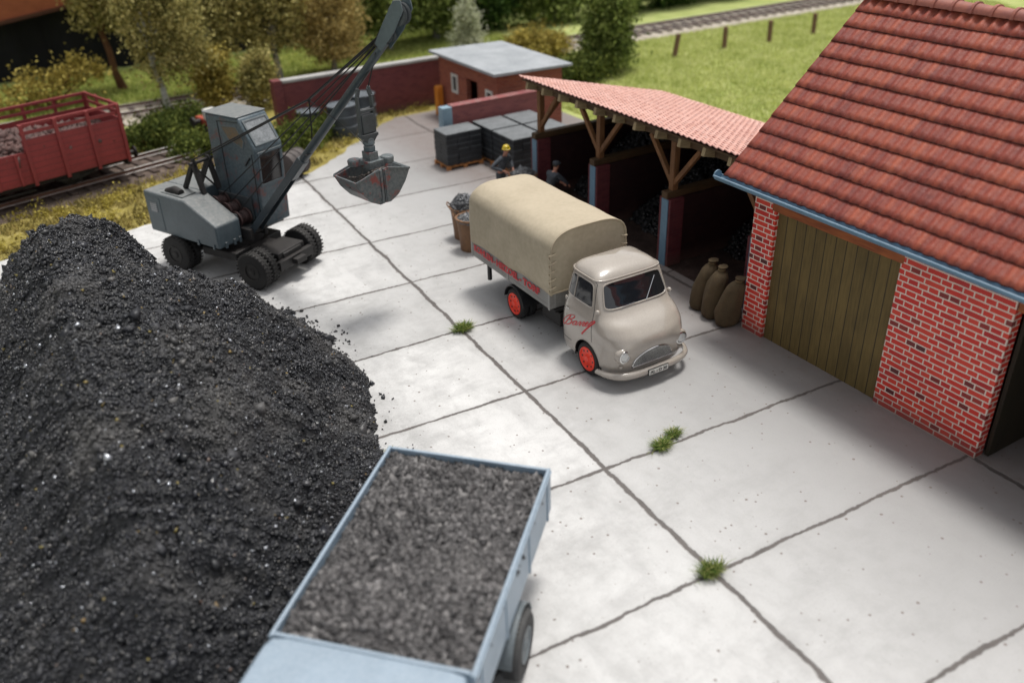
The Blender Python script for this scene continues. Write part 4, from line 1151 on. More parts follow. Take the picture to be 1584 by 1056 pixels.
# winches in the gap
for y, z, r in ((-.45, 1.92, .17), (-.02, 1.78, .19), (.36, 1.58, .19)):
    wv = MB().lathe([(r + .05, -.20), (r + .05, -.15), (r - .03, -.14), (r - .02, -.05), (r - .035, .05), (r - .02, .14), (r + .05, .15), (r + .05, .20)], 'X', (.08, y, z), 22)
    wv.cyl((-.22, y, z), (.38, y, z), .05, 10)
    for k in range(6):
        x = -.12 + k * .05; wv.lathe([(r - .02, x - .02), (r, x), (r - .02, x + .02)], 'X', (.08, y, z), 18)
    wv.build('winch_drum', WINCH, exc, smooth=True, ang=40)
MB().box(-.24, -.19, -.8, .55, 1.3, 2.1).box(.345, .39, -.52, .55, 1.3, 1.8).build('winch_frame', EXD, exc)
# cab
cp = [(-.88, 1.23), (.86, 1.23), (.92, 2.35), (1.0, 3.55), (.52, 4.36), (-.84, 4.36)]
exm = MB().prism(cp, -1.3, -.27, 'X').build('cab', EXR, exc, bevel=.05)
# window openings as recessed panes with frames
def quadframe(name, P, w, mat, glass, inset=.02, par=exm, nrm=None, thick=.03):
    P = [Vector(p) for p in P]; c = sum(P, Vector()) / len(P)
    n = (P[1] - P[0]).cross(P[2] - P[1]).normalized()
    if nrm is not None and n.dot(Vector(nrm)) < 0: n = -n
    f = MB(); k = len(P)
    ins = [p + (c - p).normalized() * w * 1.5 for p in P]
    vs = [p + n * thick for p in P] + [p + n * thick for p in ins] + [p - n * .004 for p in P] + [p - n * .004 for p in ins]
    fs = []
    for i in range(k):
        j = (i + 1) % k
        fs += [(i, j, k + j, k + i), (2 * k + j, 2 * k + i, 3 * k + i, 3 * k + j), (i, 2 * k + i, 2 * k + j, j), (k + j, 3 * k + j, 3 * k + i, k + i)]
    fo = f.add(vs, fs).build(name, mat, par, bevel=.008)
    MB().add([p + n * .006 for p in ins], [tuple(range(k))]).build('pane', glass, fo)
    return fo
cx0, cx1 = -1.22, -.35
quadframe('front_window', [(cx0, .97, 3.62), (cx1, .97, 3.62), (cx1, .575, 4.28), (cx0, .575, 4.28)], .05, EXG, CABGLASS, nrm=(0, 1, .6))
quadframe('lower_window', [(cx0, .925, 2.45), (cx1, .925, 2.45), (cx1, .992, 3.45), (cx0, .992, 3.45)], .06, EXG, GLASSD, nrm=(0, 1, 0))
quadframe('side_window', [(-.27, -.30, 4.10), (-.27, .42, 4.16), (-.27, .66, 3.72), (-.27, .56, 3.50), (-.27, -.05, 3.72)], .045, EXG, weathered('see_through_tan', (.20, .13, .08), (.10, .12, .12), rough=.2, s1=3), nrm=(1, 0, 0), thick=.012)
quadframe('side_window', [(-1.3, -.30, 4.10), (-1.3, .42, 4.16), (-1.3, .66, 3.60), (-1.3, -.3, 3.50)], .045, EXG, GLASSD, nrm=(-1, 0, 0), thick=.012)
dr = MB()
for a, b in (((-.262, -.35, 1.5), (-.262, -.35, 4.2)), ((-.262, -.35, 4.2), (-.262, .5, 4.25)), ((-.262, .85, 3.4), (-.262, .80, 1.5)), ((-.262, .80, 1.5), (-.262, -.35, 1.5))): dr.bar(a, b, .016, .012)
dr.build('door_seam', BLACKSTEEL, exm)
MB().bar((-.24, .55, 3.05), (-.24, .78, 3.3), .03, .03).build('door_handle', BLACKSTEEL, exm)
MB().box(-1.33, -.24, -.92, .50, 4.365, 4.40).build('cab_roof', EXG, exc, bevel=.02)
# chassis, turned a little against the house
MC = Matrix.Rotation(radians(5.6), 4, 'Z')
ch = MB()
ch.box(-.38, .38, -1.7, 2.0, .50, .86, MC).box(-.95, .95, -.55, .75, .62, .86, MC).box(-.55, .55, 1.15, 1.95, .42, .90, MC).box(-.45, .45, -1.75, -1.0, .42, .90, MC)
ch.build('chassis', BLACKSTEEL, exc, bevel=.03)
MB().cyl((0, 0, .86), (0, 0, 1.08), .72, 32).build('slewing_ring', BLACKSTEEL, exc, smooth=True)
MB().box(-.7, .7, 1.96, 2.12, .45, .72, MC).box(-.2, .2, 2.121, 2.3, .5, .66, MC).build('tow_beam', BLACKSTEEL, exc, bevel=.01)
for y_ in (1.52, -1.4): MB().cyl(MC @ Vector((-1.0, y_, .55)), MC @ Vector((1.0, y_, .55)), .11, 14).build('axle', BLACKSTEEL, exc, smooth=True)
def exwheel(x, y, s):
    """two tyres side by side with a lugged tread"""
    ro, R = MB(), .55
    for off in (0., .30):
        x1 = x - s * off
        prof = [(.26, .12), (.27, .01), (.29, .015), (.42, .0), (.50, .02), (.535, .06), (.535, .20), (.50, .24), (.3, .25), (.22, .25)]
        ro.lathe([(q, x1 - s * h) for q, h in prof], 'X', (0, y, R), 40)
        for k in range(30):
            a = 2 * pi * k / 30
            for half, sh in ((0, 0.), (1, .5)):
                aa = a + sh * 2 * pi / 30
                c = Vector((x1 - s * (.07 + .12 * half), y + cos(aa) * .54, R + sin(aa) * .54)); t_ = Vector((0, -sin(aa), cos(aa))); n_ = Vector((0, cos(aa), sin(aa)))
                ro.bar(c - Vector((.065, 0, 0)), c + Vector((.065, 0, 0)), .045, .016, up=n_)
    for i, p in enumerate(ro.v): ro.v[i] = tuple(MC @ Vector(p))
    w_ = ro.build('wheel', RUBBER, exc, smooth=True, ang=30)
    rm = MB().lathe([(q, x - s * h) for q, h in [(.27, .03), (.265, .0), (.235, .0), (.225, .06), (.14, .10), (.12, .05), (.08, .0), (.02, -.01)]], 'X', (0, y, R), 30)
    for k in range(6):
        a = 2 * pi * k / 6; rm.lathe([(.022, x - s * .09), (.02, x - s * .06), (.002, x - s * .055)], 'X', (0, y + cos(a) * .17, R + sin(a) * .17), 8)
    for i, p in enumerate(rm.v): rm.v[i] = tuple(MC @ Vector(p))
    rm.build('rim', BLACKSTEEL, w_, smooth=True, ang=40)
for s in (-1, 1): exwheel(s * 1.25, 1.52, s); exwheel(s * 1.25, -1.4, s)
# boom
bx = .05
BOOM = weathered('boom_grey', (.060, .078, .092), (.038, .050, .060), rough=.38, dust=(.2, .21, .21), dust_amt=.5)
BOOMT = BOOM
bd = Vector((0, 5.5, 5.6)).normalized(); B0 = Vector((bx, .88, 1.32)); B1 = Vector((bx, 3.15, 3.66)); B2 = Vector((bx, 6.45, 6.98))
bn = Vector((0, -bd.z, bd.y))
bo = MB()
for s in (-1, 1):
    # side cheeks of the channel, tapering to the tube
    a0, a1 = B0 + Vector((s * .15, 0, 0)), B1 + Vector((s * .11, 0, 0))
    bo.bar(a0, a1, .035, .20, up=bn)
bo.bar(B0 + bn * .08, B1 + bn * .08, .28, .035, up=bn)
bo.bar(B0.lerp(B1, .8), B1 + bd * .12, .24, .24, up=bn)
boom = bo.build('boom', BOOM, exc, bevel=.01)
MB().tube([B1 - bd * .2, B1 + bd * .1, B2], [.118, .112, .095], 20).build('boom_tube', BOOMT, boom, smooth=True, ang=50)
MB().cyl(B0 + Vector((-.32, 0, -.04)), B0 + Vector((.32, 0, -.04)), .08, 14).box(-.28, -.16, .6, .98, 1.1, 1.42).box(.26, .38, .6, .98, 1.1, 1.42).build('boom_pivot', BLACKSTEEL, boom, bevel=.01)
hd = MB(); HB = B2 - bd * .15
hdir = Vector((0, .62, .78)).normalized(); hn = Vector((0, -hdir.z, hdir.y))
for s in (-1, 1):
    poly = [HB + bn * .11, HB - bn * .12, HB + hdir * .6 - hn * .18, HB + hdir * 1.15 - hn * .13, HB + hdir * 1.3 + hn * .05, HB + hdir * 1.15 + hn * .2, HB + hdir * .55 + hn * .17]
    vs = [p + Vector((s * .15, 0, 0)) for p in poly] + [p + Vector((s * .18, 0, 0)) for p in poly]; k = len(poly)
    hd.add(vs, [tuple(range(k)), tuple(range(k, 2 * k))[::-1]] + [(i, (i + 1) % k, k + (i + 1) % k, k + i) for i in range(k)])
hdo = hd.build('boom_head', EXG, boom, bevel=.01)
for d_, r in ((.92, .22), (.30, .13)):
    c = HB + hdir * d_
    for x in (-.07, .07):
        MB().lathe([(r, x - .05), (r + .02, x - .045), (r - .03, x - .01), (r - .03, x + .01), (r + .02, x + .045), (r, x + .05)], 'X', (bx, c.y, c.z), 26).build('sheave', EXD, hdo, smooth=True, ang=40)
# gantry on the house roof
gt = MB()
for x in (.52, -.02):
    gt.bar((x, -.50, 2.28), (x, -.72, 3.12), .13, .11); gt.bar((x, -1.30, 2.32), (x, -.74, 3.14), .12, .11)
gt.bar((.52, -.66, 2.35), (-.02, -.72, 3.05), .05, .05); gt.bar((-.02, -.66, 2.35), (.52, -.72, 3.05), .05, .05)
gt.cyl((-.15, -.72, 3.14), (.65, -.72, 3.14), .05, 12)
for x in (.0, .5): gt.lathe([(.11, x - .03), (.13, x), (.11, x + .03)], 'X', (0, -.72, 3.14), 16)
gt.build('gantry', BLACKSTEEL, exc, bevel=.006)
MB().tube([(.95, -1.55, 2.3), (.95, -1.2, 2.42), (.95, -.95, 2.36)], .11, 12).build('exhaust', BLACKSTEEL, exc, smooth=True)
MB().box(.62, 1.12, -1.65, -.72, 2.318, 2.335).build('roof_hatch', EXG, house, bevel=.006)
# ropes
def rope(name, pts, r=.020, sag=0., par=exc):
    out = []
    for i in range(len(pts) - 1):
        a, b = Vector(pts[i]), Vector(pts[i + 1])
        for t in np.linspace(0, 1, 9)[: (9 if i == len(pts) - 2 else 8)]:
            p = a.lerp(b, t); p.z -= sag * 4 * t * (1 - t); out.append(p)
    return MB().tube(out, r, 7).build(name, CABLE, par, smooth=True)
K = (bx, 3.75, 5.34); TP = B2 + bn * .16 - bd * .12; HP = HB + hdir * .95 + hn * .24
for x in (-.05, .52):
    rope('boom_cable', [(x, -.72, 3.24), (bx + (x - .2) * .12, 3.75, 5.36), tuple(TP + Vector(((x - .2) * .2, 0, .05))), tuple(HP)], .022)
for y, z, x in ((-.02, 1.97, .05), (.36, 1.77, .15)):
    rope('hoist_cable', [(x, y, z), tuple(TP + Vector((x - .1, 0, -.04))), tuple(HP + Vector((x - .1, .2, -.05)))], .017)
rope('hoist_cable', [(-.02, -.45, 2.09), tuple(TP + Vector((.03, 0, 0)))], .015)
rope('tie_cable', [K, (bx + .02, 3.72, 4.6), (bx, 3.60, 3.97), (bx + .18, 3.52, 3.95)], .018)
kn = MB().ball(K, .05, 8).ball(B2 + bn * .1 - bd * .2, .11, 10, (1, 1.3, .9))
kn.build('cable_knot', CABLE, exc, smooth=True)
rope('tag_line', [K, (bx + .15, 4.9, 4.95), (bx, 5.55, 4.42)], .010)

# ------------------------------------------------------------------ clamshell grab
grab = thing('clamshell_grab', 'grey clamshell grab with flaking red paint hanging from the excavator boom', 'grab', (-7.04, 12.42, 0), radians(13))
# local x = across the jaws, y = depth
gz = 3.12
def jaw(s):
    prof = [(s * .012, gz), (s * .16, gz - .01), (s * .42, gz + .12), (s * .66, gz + .40), (s * .80, gz + .66), (s * .80, gz + .70), (s * .10, gz + .86), (s * .012, gz + .86)]
    o = MB()
    t = .05
    for y0, y1 in ((-.46, -.46 + t), (.46 - t, .46)): o.prism(prof, y0, y1, 'Y')
    outer = prof[:6]
    inner = [(s * .012, gz + t), (s * .15, gz + t), (s * .385, gz + .12 + t * .9), (s * .61, gz + .43), (s * .75, gz + .68), (s * .75, gz + .70)]
    for i in range(5):
        a, b, c, d = outer[i], outer[i + 1], inner[i + 1], inner[i]
        o.prism([a, b, c, d], -.46 + t, .46 - t, 'Y')
    return o
for s in (-1, 1):
    j_ = jaw(s).build('jaw', GRABM, grab, bevel=.008)
    rb = MB()
    rb.box(s * .07 - .03, s * .07 + .03, -.49, -.462, gz + .02, gz + .84)
    rb.cyl((s * .09, -.50, gz + .10), (s * .09, -.46, gz + .10), .035, 10)
    rb.bar((s * .80, -.47, gz + .69), (s * .80, .47, gz + .69), .05, .05).bar((s * .80, -.475, gz + .70), (s * .12, -.475, gz + .87), .04, .05, up=(0, 0, 1)).bar((s * .80, .475, gz + .70), (s * .12, .475, gz + .87), .04, .05, up=(0, 0, 1))
    rb.build('jaw_rib', GRABM, j_, bevel=.006)
hd_ = MB()
hd_.box(-.22, .22, -.26, .26, gz + .84, gz + 1.02).box(-.13, .13, -.16, .16, gz + 1.0, gz + 1.22)
for s in (-1, 1):
    hd_.lathe([(.02, gz + .90), (.16, gz + .90), (.17, gz + 1.02), (.15, gz + 1.06), (.02, gz + 1.06)], 'Z', (s * .36, -s * .18, 0), 20)
    hd_.bar((s * .12, 0, gz + .98), (s * .40, -s * .18, gz + .96), .14, .12)
hd_.build('grab_head', GRABM, grab, bevel=.012)
MB().lathe([(.09, gz + 1.20), (.14, gz + 1.24), (.14, gz + 1.34), (.11, gz + 1.37), (.15, gz + 1.40), (.13, gz + 1.52), (.10, gz + 1.56)], 'Z', (0, 0, 0), 20).build('swivel', EXG, grab, smooth=True, ang=40)
fm = MB()
for s in (-1, 1):
    fm.bar((s * .20, 0, gz + 1.64), (s * .20, 0, gz + 2.55), .045, .12); fm.bar((s * .20, 0, gz + 2.52), (s * .14, 0, gz + 2.72), .05, .10)
    fm.ball((s * .16, 0, gz + 2.72), .05, 8)
fm.box(-.23, .23, -.12, .12, gz + 1.58, gz + 1.66).box(-.20, .20, -.08, .08, gz + 2.18, gz + 2.24).box(-.17, .17, -.09, .09, gz + 1.68, gz + 2.12)
fm.prism([(-.22, gz + 1.58), (.22, gz + 1.58), (.10, gz + 1.44), (-.10, gz + 1.44)], -.10, .10, 'Y').cyl((0, -.13, gz + 1.5), (0, .13, gz + 1.5), .04, 10)
fm.build('hanger_frame', EXD, grab, bevel=.008)
# ropes up to the boom
Wm = Matrix.Translation((-9.4, 17.5, 0)) @ Matrix.Rotation(radians(205.5), 4, 'Z')
Gi = (Matrix.Translation((-7.04, 12.42, 0)) @ Matrix.Rotation(radians(13), 4, 'Z')).inverted()
for s in (-1, 1):
    tp = Gi @ (Wm @ (B2 - bd * .35 + Vector((s * .10, 0, 0))))
    rope('lifting_cable', [(s * .16, 0, gz + 2.74), (tp.x, tp.y, tp.z)], .016, par=grab)
# ------------------------------------------------------------------ big coal heap in the foreground
HP_ = [(-11.9, 16.4), (-10.2, 14.95), (-9.1, 13.5), (-8.9, 11.9), (-8.95, 10.4), (-9.3, 8.8), (-9.65, 7.3), (-10.1, 5.9), (-10.7, 4.75), (-11.3, 4.0), (-14.3, 1.0), (-15.6, -1.5), (-20, -3), (-24, 4), (-21, 13), (-18., 17.2), (-15.6, 18.6), (-13.7, 19.3), (-12.9, 18.1), (-12.4, 17.3)]
def hpile(X, Y):
    X = np.asarray(X, float); Y = np.asarray(Y, float)
    e = smoothnoise(X, Y, 3, ((.25, 1.), (.7, .6), (1.6, .3))) * .22
    d = polydist(X, Y, HP_) * np.where(inpoly(X, Y, HP_), 1, -1) + e
    # cone around the crest plus a long flank towards the camera
    t = np.clip(d, -1, None)
    top = 5.2 - .20 * np.clip(15.3 - Y, 0, None) - .25 * np.exp(-((Y - 11.) / 2.) ** 2)
    tt = np.clip(t, .001, None) * (.98 + .10 * np.clip((12. - Y) / 4, 0, 1)); z = np.where(t > 0, (tt ** -4. + top ** -4.) ** -.25, t * .8)
    # keep the crest narrow: fall away west of the ridge
    ridge = -13.7 - .02 * (15 - Y)
    z = z - np.clip(ridge - .75 - X, 0, None) * 1.0 * np.clip(t, 0, 1) + .95 * np.exp(-(((X + 13.35) / .95) ** 2 + ((Y - 15.0) / 1.0) ** 2)) - .75 * np.exp(-(((X + 12.0) / 1.2) ** 2 + ((Y - 12.4) / 1.3) ** 2)) + .4 * np.exp(-(((X + 12.8) / .5) ** 2 + ((Y - 14.6) / .6) ** 2)) - .35 * np.exp(-(((X + 12.3) / .7) ** 2 + ((Y - 16.6) / .9) ** 2))
    z = z - np.clip(Y - 15.6, 0, None) * .55 * np.clip(t, 0, 1)
    z = z + smoothnoise(X, Y, 5, ((.5, .7), (1.1, .6), (2.4, .55), (5., .35))) * .13 * np.clip(t + .3, 0, 1)
    return z
pile = heapmesh('coal_heap', [(-21, -2.6), (-8.2, -2.6), (-8.2, 19.2), (-21, 19.2)], hpile, 1, .055, 330000, .033, COAL, 8)
r_ = np.random.default_rng(77); k_ = 90000
px_ = r_.uniform(-20, -7.6, k_); py_ = r_.uniform(-2, 19.6, k_)
d_ = np.where(inpoly(px_, py_, HP_), -1., 1.) * polydist(px_, py_, HP_)
big = (d_ < -.1) & (r_.uniform(0, 1, k_) < .07)
loose = (d_ > -.1) & (d_ < 1.1) & (r_.uniform(0, 1, k_) < .20 * np.exp(-np.clip(d_, 0, None) * 5.5)) & (px_ > -14)
P1_ = np.stack([px_[big], py_[big], hpile(px_[big], py_[big])], 1); P2_ = np.stack([px_[loose], py_[loose], np.maximum(hpile(px_[loose], py_[loose]), .015)], 1)
V1_, F1_ = lumps(np.concatenate([P1_, P2_]), np.concatenate([r_.lognormal(0, .35, len(P1_)) * .075, r_.lognormal(0, .45, len(P2_)) * .034]))
me_ = pile.data; nv = len(me_.vertices); a_ = np.zeros(nv * 3, np.float32); me_.vertices.foreach_get('co', a_)
f_ = np.zeros(len(me_.loops), np.int32); me_.loops.foreach_get('vertex_index', f_)
bpy.data.objects.remove(pile)
pile = bigmesh('coal_heap', np.concatenate([a_.reshape(-1, 3), V1_]), np.concatenate([f_.reshape(-1, 3), F1_ + nv]), COAL)
tag(pile, 'huge black coal heap filling the lower left of the yard', 'coal heap')

# coal in the grab
def hg(X, Y): return .17 + .10 * np.cos(X * 2.2) * np.cos(Y * 3) + smoothnoise(X, Y, 9, ((1., 1.),)) * .04
GC = coalmat('grab_coal', (.03, .025, .022), (.09, .075, .065), (.16, .13, .11), rough=.6)
gc = heapmesh('coal_load', [(-.66, -.40), (.66, -.40), (.66, .40), (-.66, .40)], lambda X, Y: hg(X, Y) + np.abs(X) * .1 - .0, 1, .05, 900, .045, GC, 12)
gc.location = (-7.04, 12.42, 3.42); gc.rotation_euler = (0, 0, radians(13))
tag(gc, 'grey brown coal held in the clamshell grab', 'coal')

# ------------------------------------------------------------------ light blue lorry in the foreground
LB = weathered('lorry_blue_paint', (.27, .36, .45), (.17, .24, .31), rough=.45, s1=1.8, s2=22, amt=1., bmp=.06, coat=.2, dust=(.42, .47, .52), dust_amt=.4)
# local frame: +X right side of the bed, +Y towards the tail (away from the cab)
tail = Vector((-10.55, 4.02)); tail2 = Vector((-8.62, 2.02)); 
ax = (tail2 - tail).normalized(); W_ = (tail2 - tail).length; fwd = Vector((-ax.y * -1, -ax.x))   # towards the cab
fwd = Vector((ax.y, -ax.x)); 
if fwd.dot(Vector((-1, -1))) < 0: fwd = -fwd
mid = (tail + tail2) / 2
lor = thing('blue_lorry', 'pale blue lorry with its open load bed heaped with grey coal', 'lorry', (mid.x, mid.y, 0), atan2(ax.y, ax.x))
# local: x along ax; local y = perpendicular pointing to (-ax.y, ax.x); the cab lies towards -y
LZ0, LZ1, hw, LL = 1.35, 2.12, W_ / 2, 4.18
MB().box(-hw + .03, hw - .03, -LL, 0, LZ0 - .10, LZ0).build('bed_floor', LB, lor, bevel=.01)
for s in (-1, 1):
    o = MB().box(s * hw - (.055 if s > 0 else 0), s * hw + (.055 if s < 0 else 0), -LL, 0, LZ0 - .08, LZ1).build('bed_side', LB, lor, bevel=.012)
    q = MB()
    for y in (-.25, -1.45, -2.75, -3.9):
        q.box(s * (hw + .004) - .012, s * (hw + .004) + .012, y - .03, y + .03, LZ0 - .12, LZ1 - .04)
    q.box(s * (hw) - .012, s * (hw) + .02 * (1 if s > 0 else .6), -LL, -.02, LZ1 - .075, LZ1 - .045)
    q.build('side_strap', LB, o, bevel=.005)
MB().box(-hw + .057, hw - .057, -.055, 0, LZ0 - .08, LZ1 - .01).build('tailboard', LB, lor, bevel=.012)
MB().box(-hw + .057, hw - .057, -LL, -LL + .06, LZ0, LZ1 + .03).build('headboard', LB, lor, bevel=.015)
# cab behind the headboard
def cabring(z, k, n=64):
    w = {0: 1.32, 1: 1.36, 2: 1.37, 3: 1.37, 4: 1.365, 5: 1.35, 6: 1.30}[k]; yb = {0: -LL - .006, 1: -LL - .006, 2: -LL - .006, 3: -LL - .006, 4: -LL - .008, 5: -LL - .012, 6: -LL - .05}[k]
    yf = {0: -6.6, 1: -6.75, 2: -6.7, 3: -6.3, 4: -6.05, 5: -5.9, 6: -5.8}[k]; yc = (yb + yf) / 2; l = (yb - yf) / 2; out = []
    for i in range(n):
        a = 2 * pi * i / n; c, s = cos(a), sin(a); r = (abs(c) ** 14 + abs(s) ** 14) ** (-1 / 14)
        out.append((w * c * r, yc + l * s * r, z))
    return out
vs = []; zz = [.55, 1.0, 1.5, 1.95, 2.09, 2.145, 2.17]
for k, z in enumerate(zz): vs += cabring(z, k)
fs = [(i * 64 + k, i * 64 + (k + 1) % 64, (i + 1) * 64 + (k + 1) % 64, (i + 1) * 64 + k) for i in range(6) for k in range(64)] + [tuple(range(64))[::-1], tuple(6 * 64 + k for k in range(64))]
lc_ = MB().add(vs, fs).build('cab', LB, lor, smooth=True, ang=50)
for s in (-1, 1):
    MB().add([(s * 1.374, -4.95, 1.45), (s * 1.374, -5.7, 1.42), (s * 1.376, -5.6, 1.88), (s * 1.376, -5.0, 1.88)], [(0, 1, 2, 3)]).build('side_window', GLASSD, lc_)
MB().add([(-1.05, -6.73, 1.5), (1.05, -6.73, 1.5), (1.0, -6.36, 1.90), (-1.0, -6.36, 1.90)], [(0, 1, 2, 3)]).build('windscreen', GLASSD, lc_)
MB().box(-.42, .42, -6.2, -.3, .62, .95).box(-.95, .95, -LL, -.1, .98, 1.24).cyl((-.9, -2.2, .5), (.9, -2.2, .5), .09, 12).cyl((-.9, -5.5, .5), (.9, -5.5, .5), .09, 12).build('chassis', BLACKSTEEL, lor, bevel=.01)
RIMG = weathered('rim_grey', (.20, .23, .25), (.12, .14, .15), rough=.5)
WG = weathered('dusty_rubber', (.055, .055, .057), (.03, .03, .031), rough=.8, dust=(.22, .22, .21), dust_amt=.3)
for y in (-2.2, -5.5):
    for s in (-1, 1):
        xo = s * (hw + .12)
        t = MB().lathe([(q, xo - s * h) for q, h in [(.28, .13), (.30, .0), (.46, .0), (.50, .03), (.52, .08), (.52, .22), (.49, .27), (.25, .28)]], 'X', (0, y, .52), 40)
        for k in range(44):
            a = 2 * pi * k / 44; c = Vector((xo - s * .14, y + cos(a) * .52, .52 + sin(a) * .52)); t.bar(c - Vector((.09, 0, 0)), c + Vector((.09, 0, 0)), .035, .02, up=(0, cos(a), sin(a)))
        w_ = t.build('wheel', WG, lor, smooth=True, ang=35)
        MB().lathe([(q, xo - s * h) for q, h in [(.285, .02), (.28, -.005), (.25, .0), (.22, .06), (.14, .09), (.12, .03), (.08, .0), (.01, -.01)]], 'X', (0, y, .52), 30).build('rim', RIMG, w_, smooth=True, ang=40)
        vs = []
        for k in range(15):
            a = radians(10 + 160 * k / 14)
            for dx in (.05, -.30):
                for rr_ in (.62, .595): vs.append((s * (hw + dx), y + cos(a) * rr_, .52 + sin(a) * rr_))
        fs = []
        for k in range(14):
            a = k * 4; b2 = a + 4
            fs += [(a, a + 2, b2 + 2, b2), (a + 1, b2 + 1, b2 + 3, a + 3), (a, b2, b2 + 1, a + 1), (a + 2, a + 3, b2 + 3, b2 + 2)]
        MB().add(vs, fs + [(0, 1, 3, 2), (56, 58, 59, 57)]).build('mudguard', LB if False else RIMG, lor, smooth=True, ang=40)
def hl(X, Y):
    ex = np.clip((hw - .06 - np.abs(X)) / .35, 0, 1); ey = np.clip(np.minimum(-Y - .05, Y + LL - .05) / .35, 0, 1)
    return 1.93 + .13 * np.sqrt(ex * ey) * (1 - (X / hw) ** 2 * .3) + smoothnoise(X, Y, 19, ((.6, 1.), (1.6, .6), (4, .4))) * .045
coal = heapmesh('coal_load', [(-hw + .06, -LL + .065), (hw - .06, -LL + .065), (hw - .06, -.06), (-hw + .06, -.06)], hl, 1, .05, 14000, .060, COALLOAD, 23)
coal.location = (mid.x, mid.y, 0); coal.rotation_euler = (0, 0, atan2(ax.y, ax.x))
tag(coal, 'dull grey lumpy coal filling the bed of the pale blue lorry', 'coal')

# ------------------------------------------------------------------ railway wagon on its siding
WR = weathered('wagon_red_brown', (.27, .036, .036), (.19, .026, .028), rough=.55, s1=1.5, s2=14, amt=.6, bmp=.1, dust=(.32, .07, .065), dust_amt=.3)
WRP = wood('wagon_red_planks', (.29, .036, .038), (.21, .026, .028), 'Y', plank=.2, gw=.08, groove=(.10, .018, .02), rough=.55)
wa = radians(15.5)
# right hand near corner of the body at (-10.6, 27.1)
cr = Vector((-10.62, 27.12)); e1 = Vector((cos(wa), sin(wa))); e2 = Vector((-sin(wa), cos(wa)))
WL, WW = 9.2, 2.75
org = cr - e1 * WL / 2 + e2 * WW / 2
wag = thing('railway_wagon', 'red brown high sided railway wagon with slatted top rails', 'railway wagon', (org.x, org.y, 0), wa)
x1, y1 = WL / 2, WW / 2; z0, z1, zt = 1.06, 2.42, 2.95
MB().box(-x1, x1, -y1, y1, z0 - .12, z0).build('floor', WR, wag, bevel=.01)
for s in (-1, 1):
    yy = sorted((s * y1, s * (y1 - .07)))
    for xa, xb, top in ((-x1, -1.1, 1), (1.1, x1, 1), (-1.098, 1.098, 0)):
        o = MB().box(xa, xb, yy[0], yy[1], z0, z1 if top else 2.02).build('side_boards' if top else 'side_door', WRP, wag, bevel=.006)
        tr = MB()
        if top:
            tr.box(xa, xb, yy[0] - .005, yy[1] + .005, zt - .10, zt); tr.box(xa, xb, yy[0] + .005, yy[1] - .005, z1 + .16, z1 + .27)
            tr.build('top_rails', WR, o, bevel=.008)
            n = 4
            for k in range(n):
                x = xa + .07 + (xb - xa - .14) * k / (n - 1)
                MB().box(x - .06, x + .06, s * (y1 + .0) if s > 0 else -y1 - .07, s * (y1 + .07) if s > 0 else -y1, z0 - .22, zt - .02).build('stanchion', WR, wag, bevel=.01)
        else:
            for x in (-.75, 0, .75): tr.box(x - .05, x + .05, (y1 if s > 0 else -y1 - .05), (y1 + .05 if s > 0 else -y1), z0 - .12, 2.04)
            tr.build('door_straps', WR, o, bevel=.008)
for s in (-1, 1):
    xx = sorted((s * x1, s * (x1 - .07)))
    eb = MB().box(xx[0], xx[1], -y1 + .072, y1 - .072, z0, z1).build('end_boards', WRP, wag)
    t = MB().box(xx[0], xx[1], -y1 + .07, y1 - .07, zt - .10, zt).box(xx[0] + .005, xx[1] - .005, -y1 + .07, y1 - .07, z1 + .16, z1 + .27)
    for y in (-.55, .55): t.box((x1 if s > 0 else -x1 - .08), (x1 + .08 if s > 0 else -x1), y - .06, y + .06, z0 - .12, zt)
    for y in (-y1 + .06, y1 - .06): t.box(xx[0] - .01, xx[1] + .01, y - .058, y + .058, z0, zt + .01)
    t.build('end_posts', WR, wag, bevel=.008)
    for y in (-.88, .88):
        MB().lathe([(.08, s * x1), (.08, s * (x1 + .35)), (.2, s * (x1 + .36)), (.21, s * (x1 + .40)), (.02, s * (x1 + .42))] if s > 0 else [(.08, -x1), (.08, -x1 - .35), (.2, -x1 - .36), (.21, -x1 - .40), (.02, -x1 - .42)], 'X', (0, y, z0 - .08), 20).build('buffer', BLACKSTEEL, wag, smooth=True, ang=40)
und = MB()
for s in (-1, 1):
    und.box(-x1, x1, s * .95 - .06, s * .95 + .06, z0 - .32, z0 - .12)
    for x in (-2.6, 2.6):
        und.prism([(x - .75, z0 - .33), (x + .75, z0 - .33), (x + .35, z0 - .46), (x - .35, z0 - .46)], s * 1.0 - .05, s * 1.0 + .05, 'Y')
        und.box(x - .17, x + .17, s * 1.03 - .1, s * 1.03 + .1, .62, .92); und.bar((x - .3, s * 1.0, z0 - .3), (x - .12, s * 1.0, .5), .05, .05); und.bar((x + .3, s * 1.0, z0 - .3), (x + .12, s * 1.0, .5), .05, .05)
und.box(-x1, x1, -.9, -.8, z0 - .3, z0 - .13).box(x1 - .1, x1, -1.2, 1.2, z0 - .4, z0 - .12).box(-x1, -x1 + .1, -1.2, 1.2, z0 - .4, z0 - .12)
und.box(-1.2, 1.2, -1.05, -.98, .55, .62).bar((-1.2, -1., .6), (-2.2, -1., .95), .05, .05)
und.build('underframe', BLACKSTEEL, wag, bevel=.006)
for x in (-2.6, 2.6):
    wv = MB().cyl((x, -1.0, .795), (x, 1.0, .795), .06, 12)
    for s in (-1, 1): wv.lathe([(.1, s * .66), (.40, s * .67), (.40, s * .655), (.50, s * .655), (.49, s * .66), (.46, s * .76), (.39, s * .77), (.38, s * .72), (.1, s * .74)], 'Y', (x, 0, .795), 32)
    wv.build('wheelset', BLACKSTEEL, wag, smooth=True, ang=35)
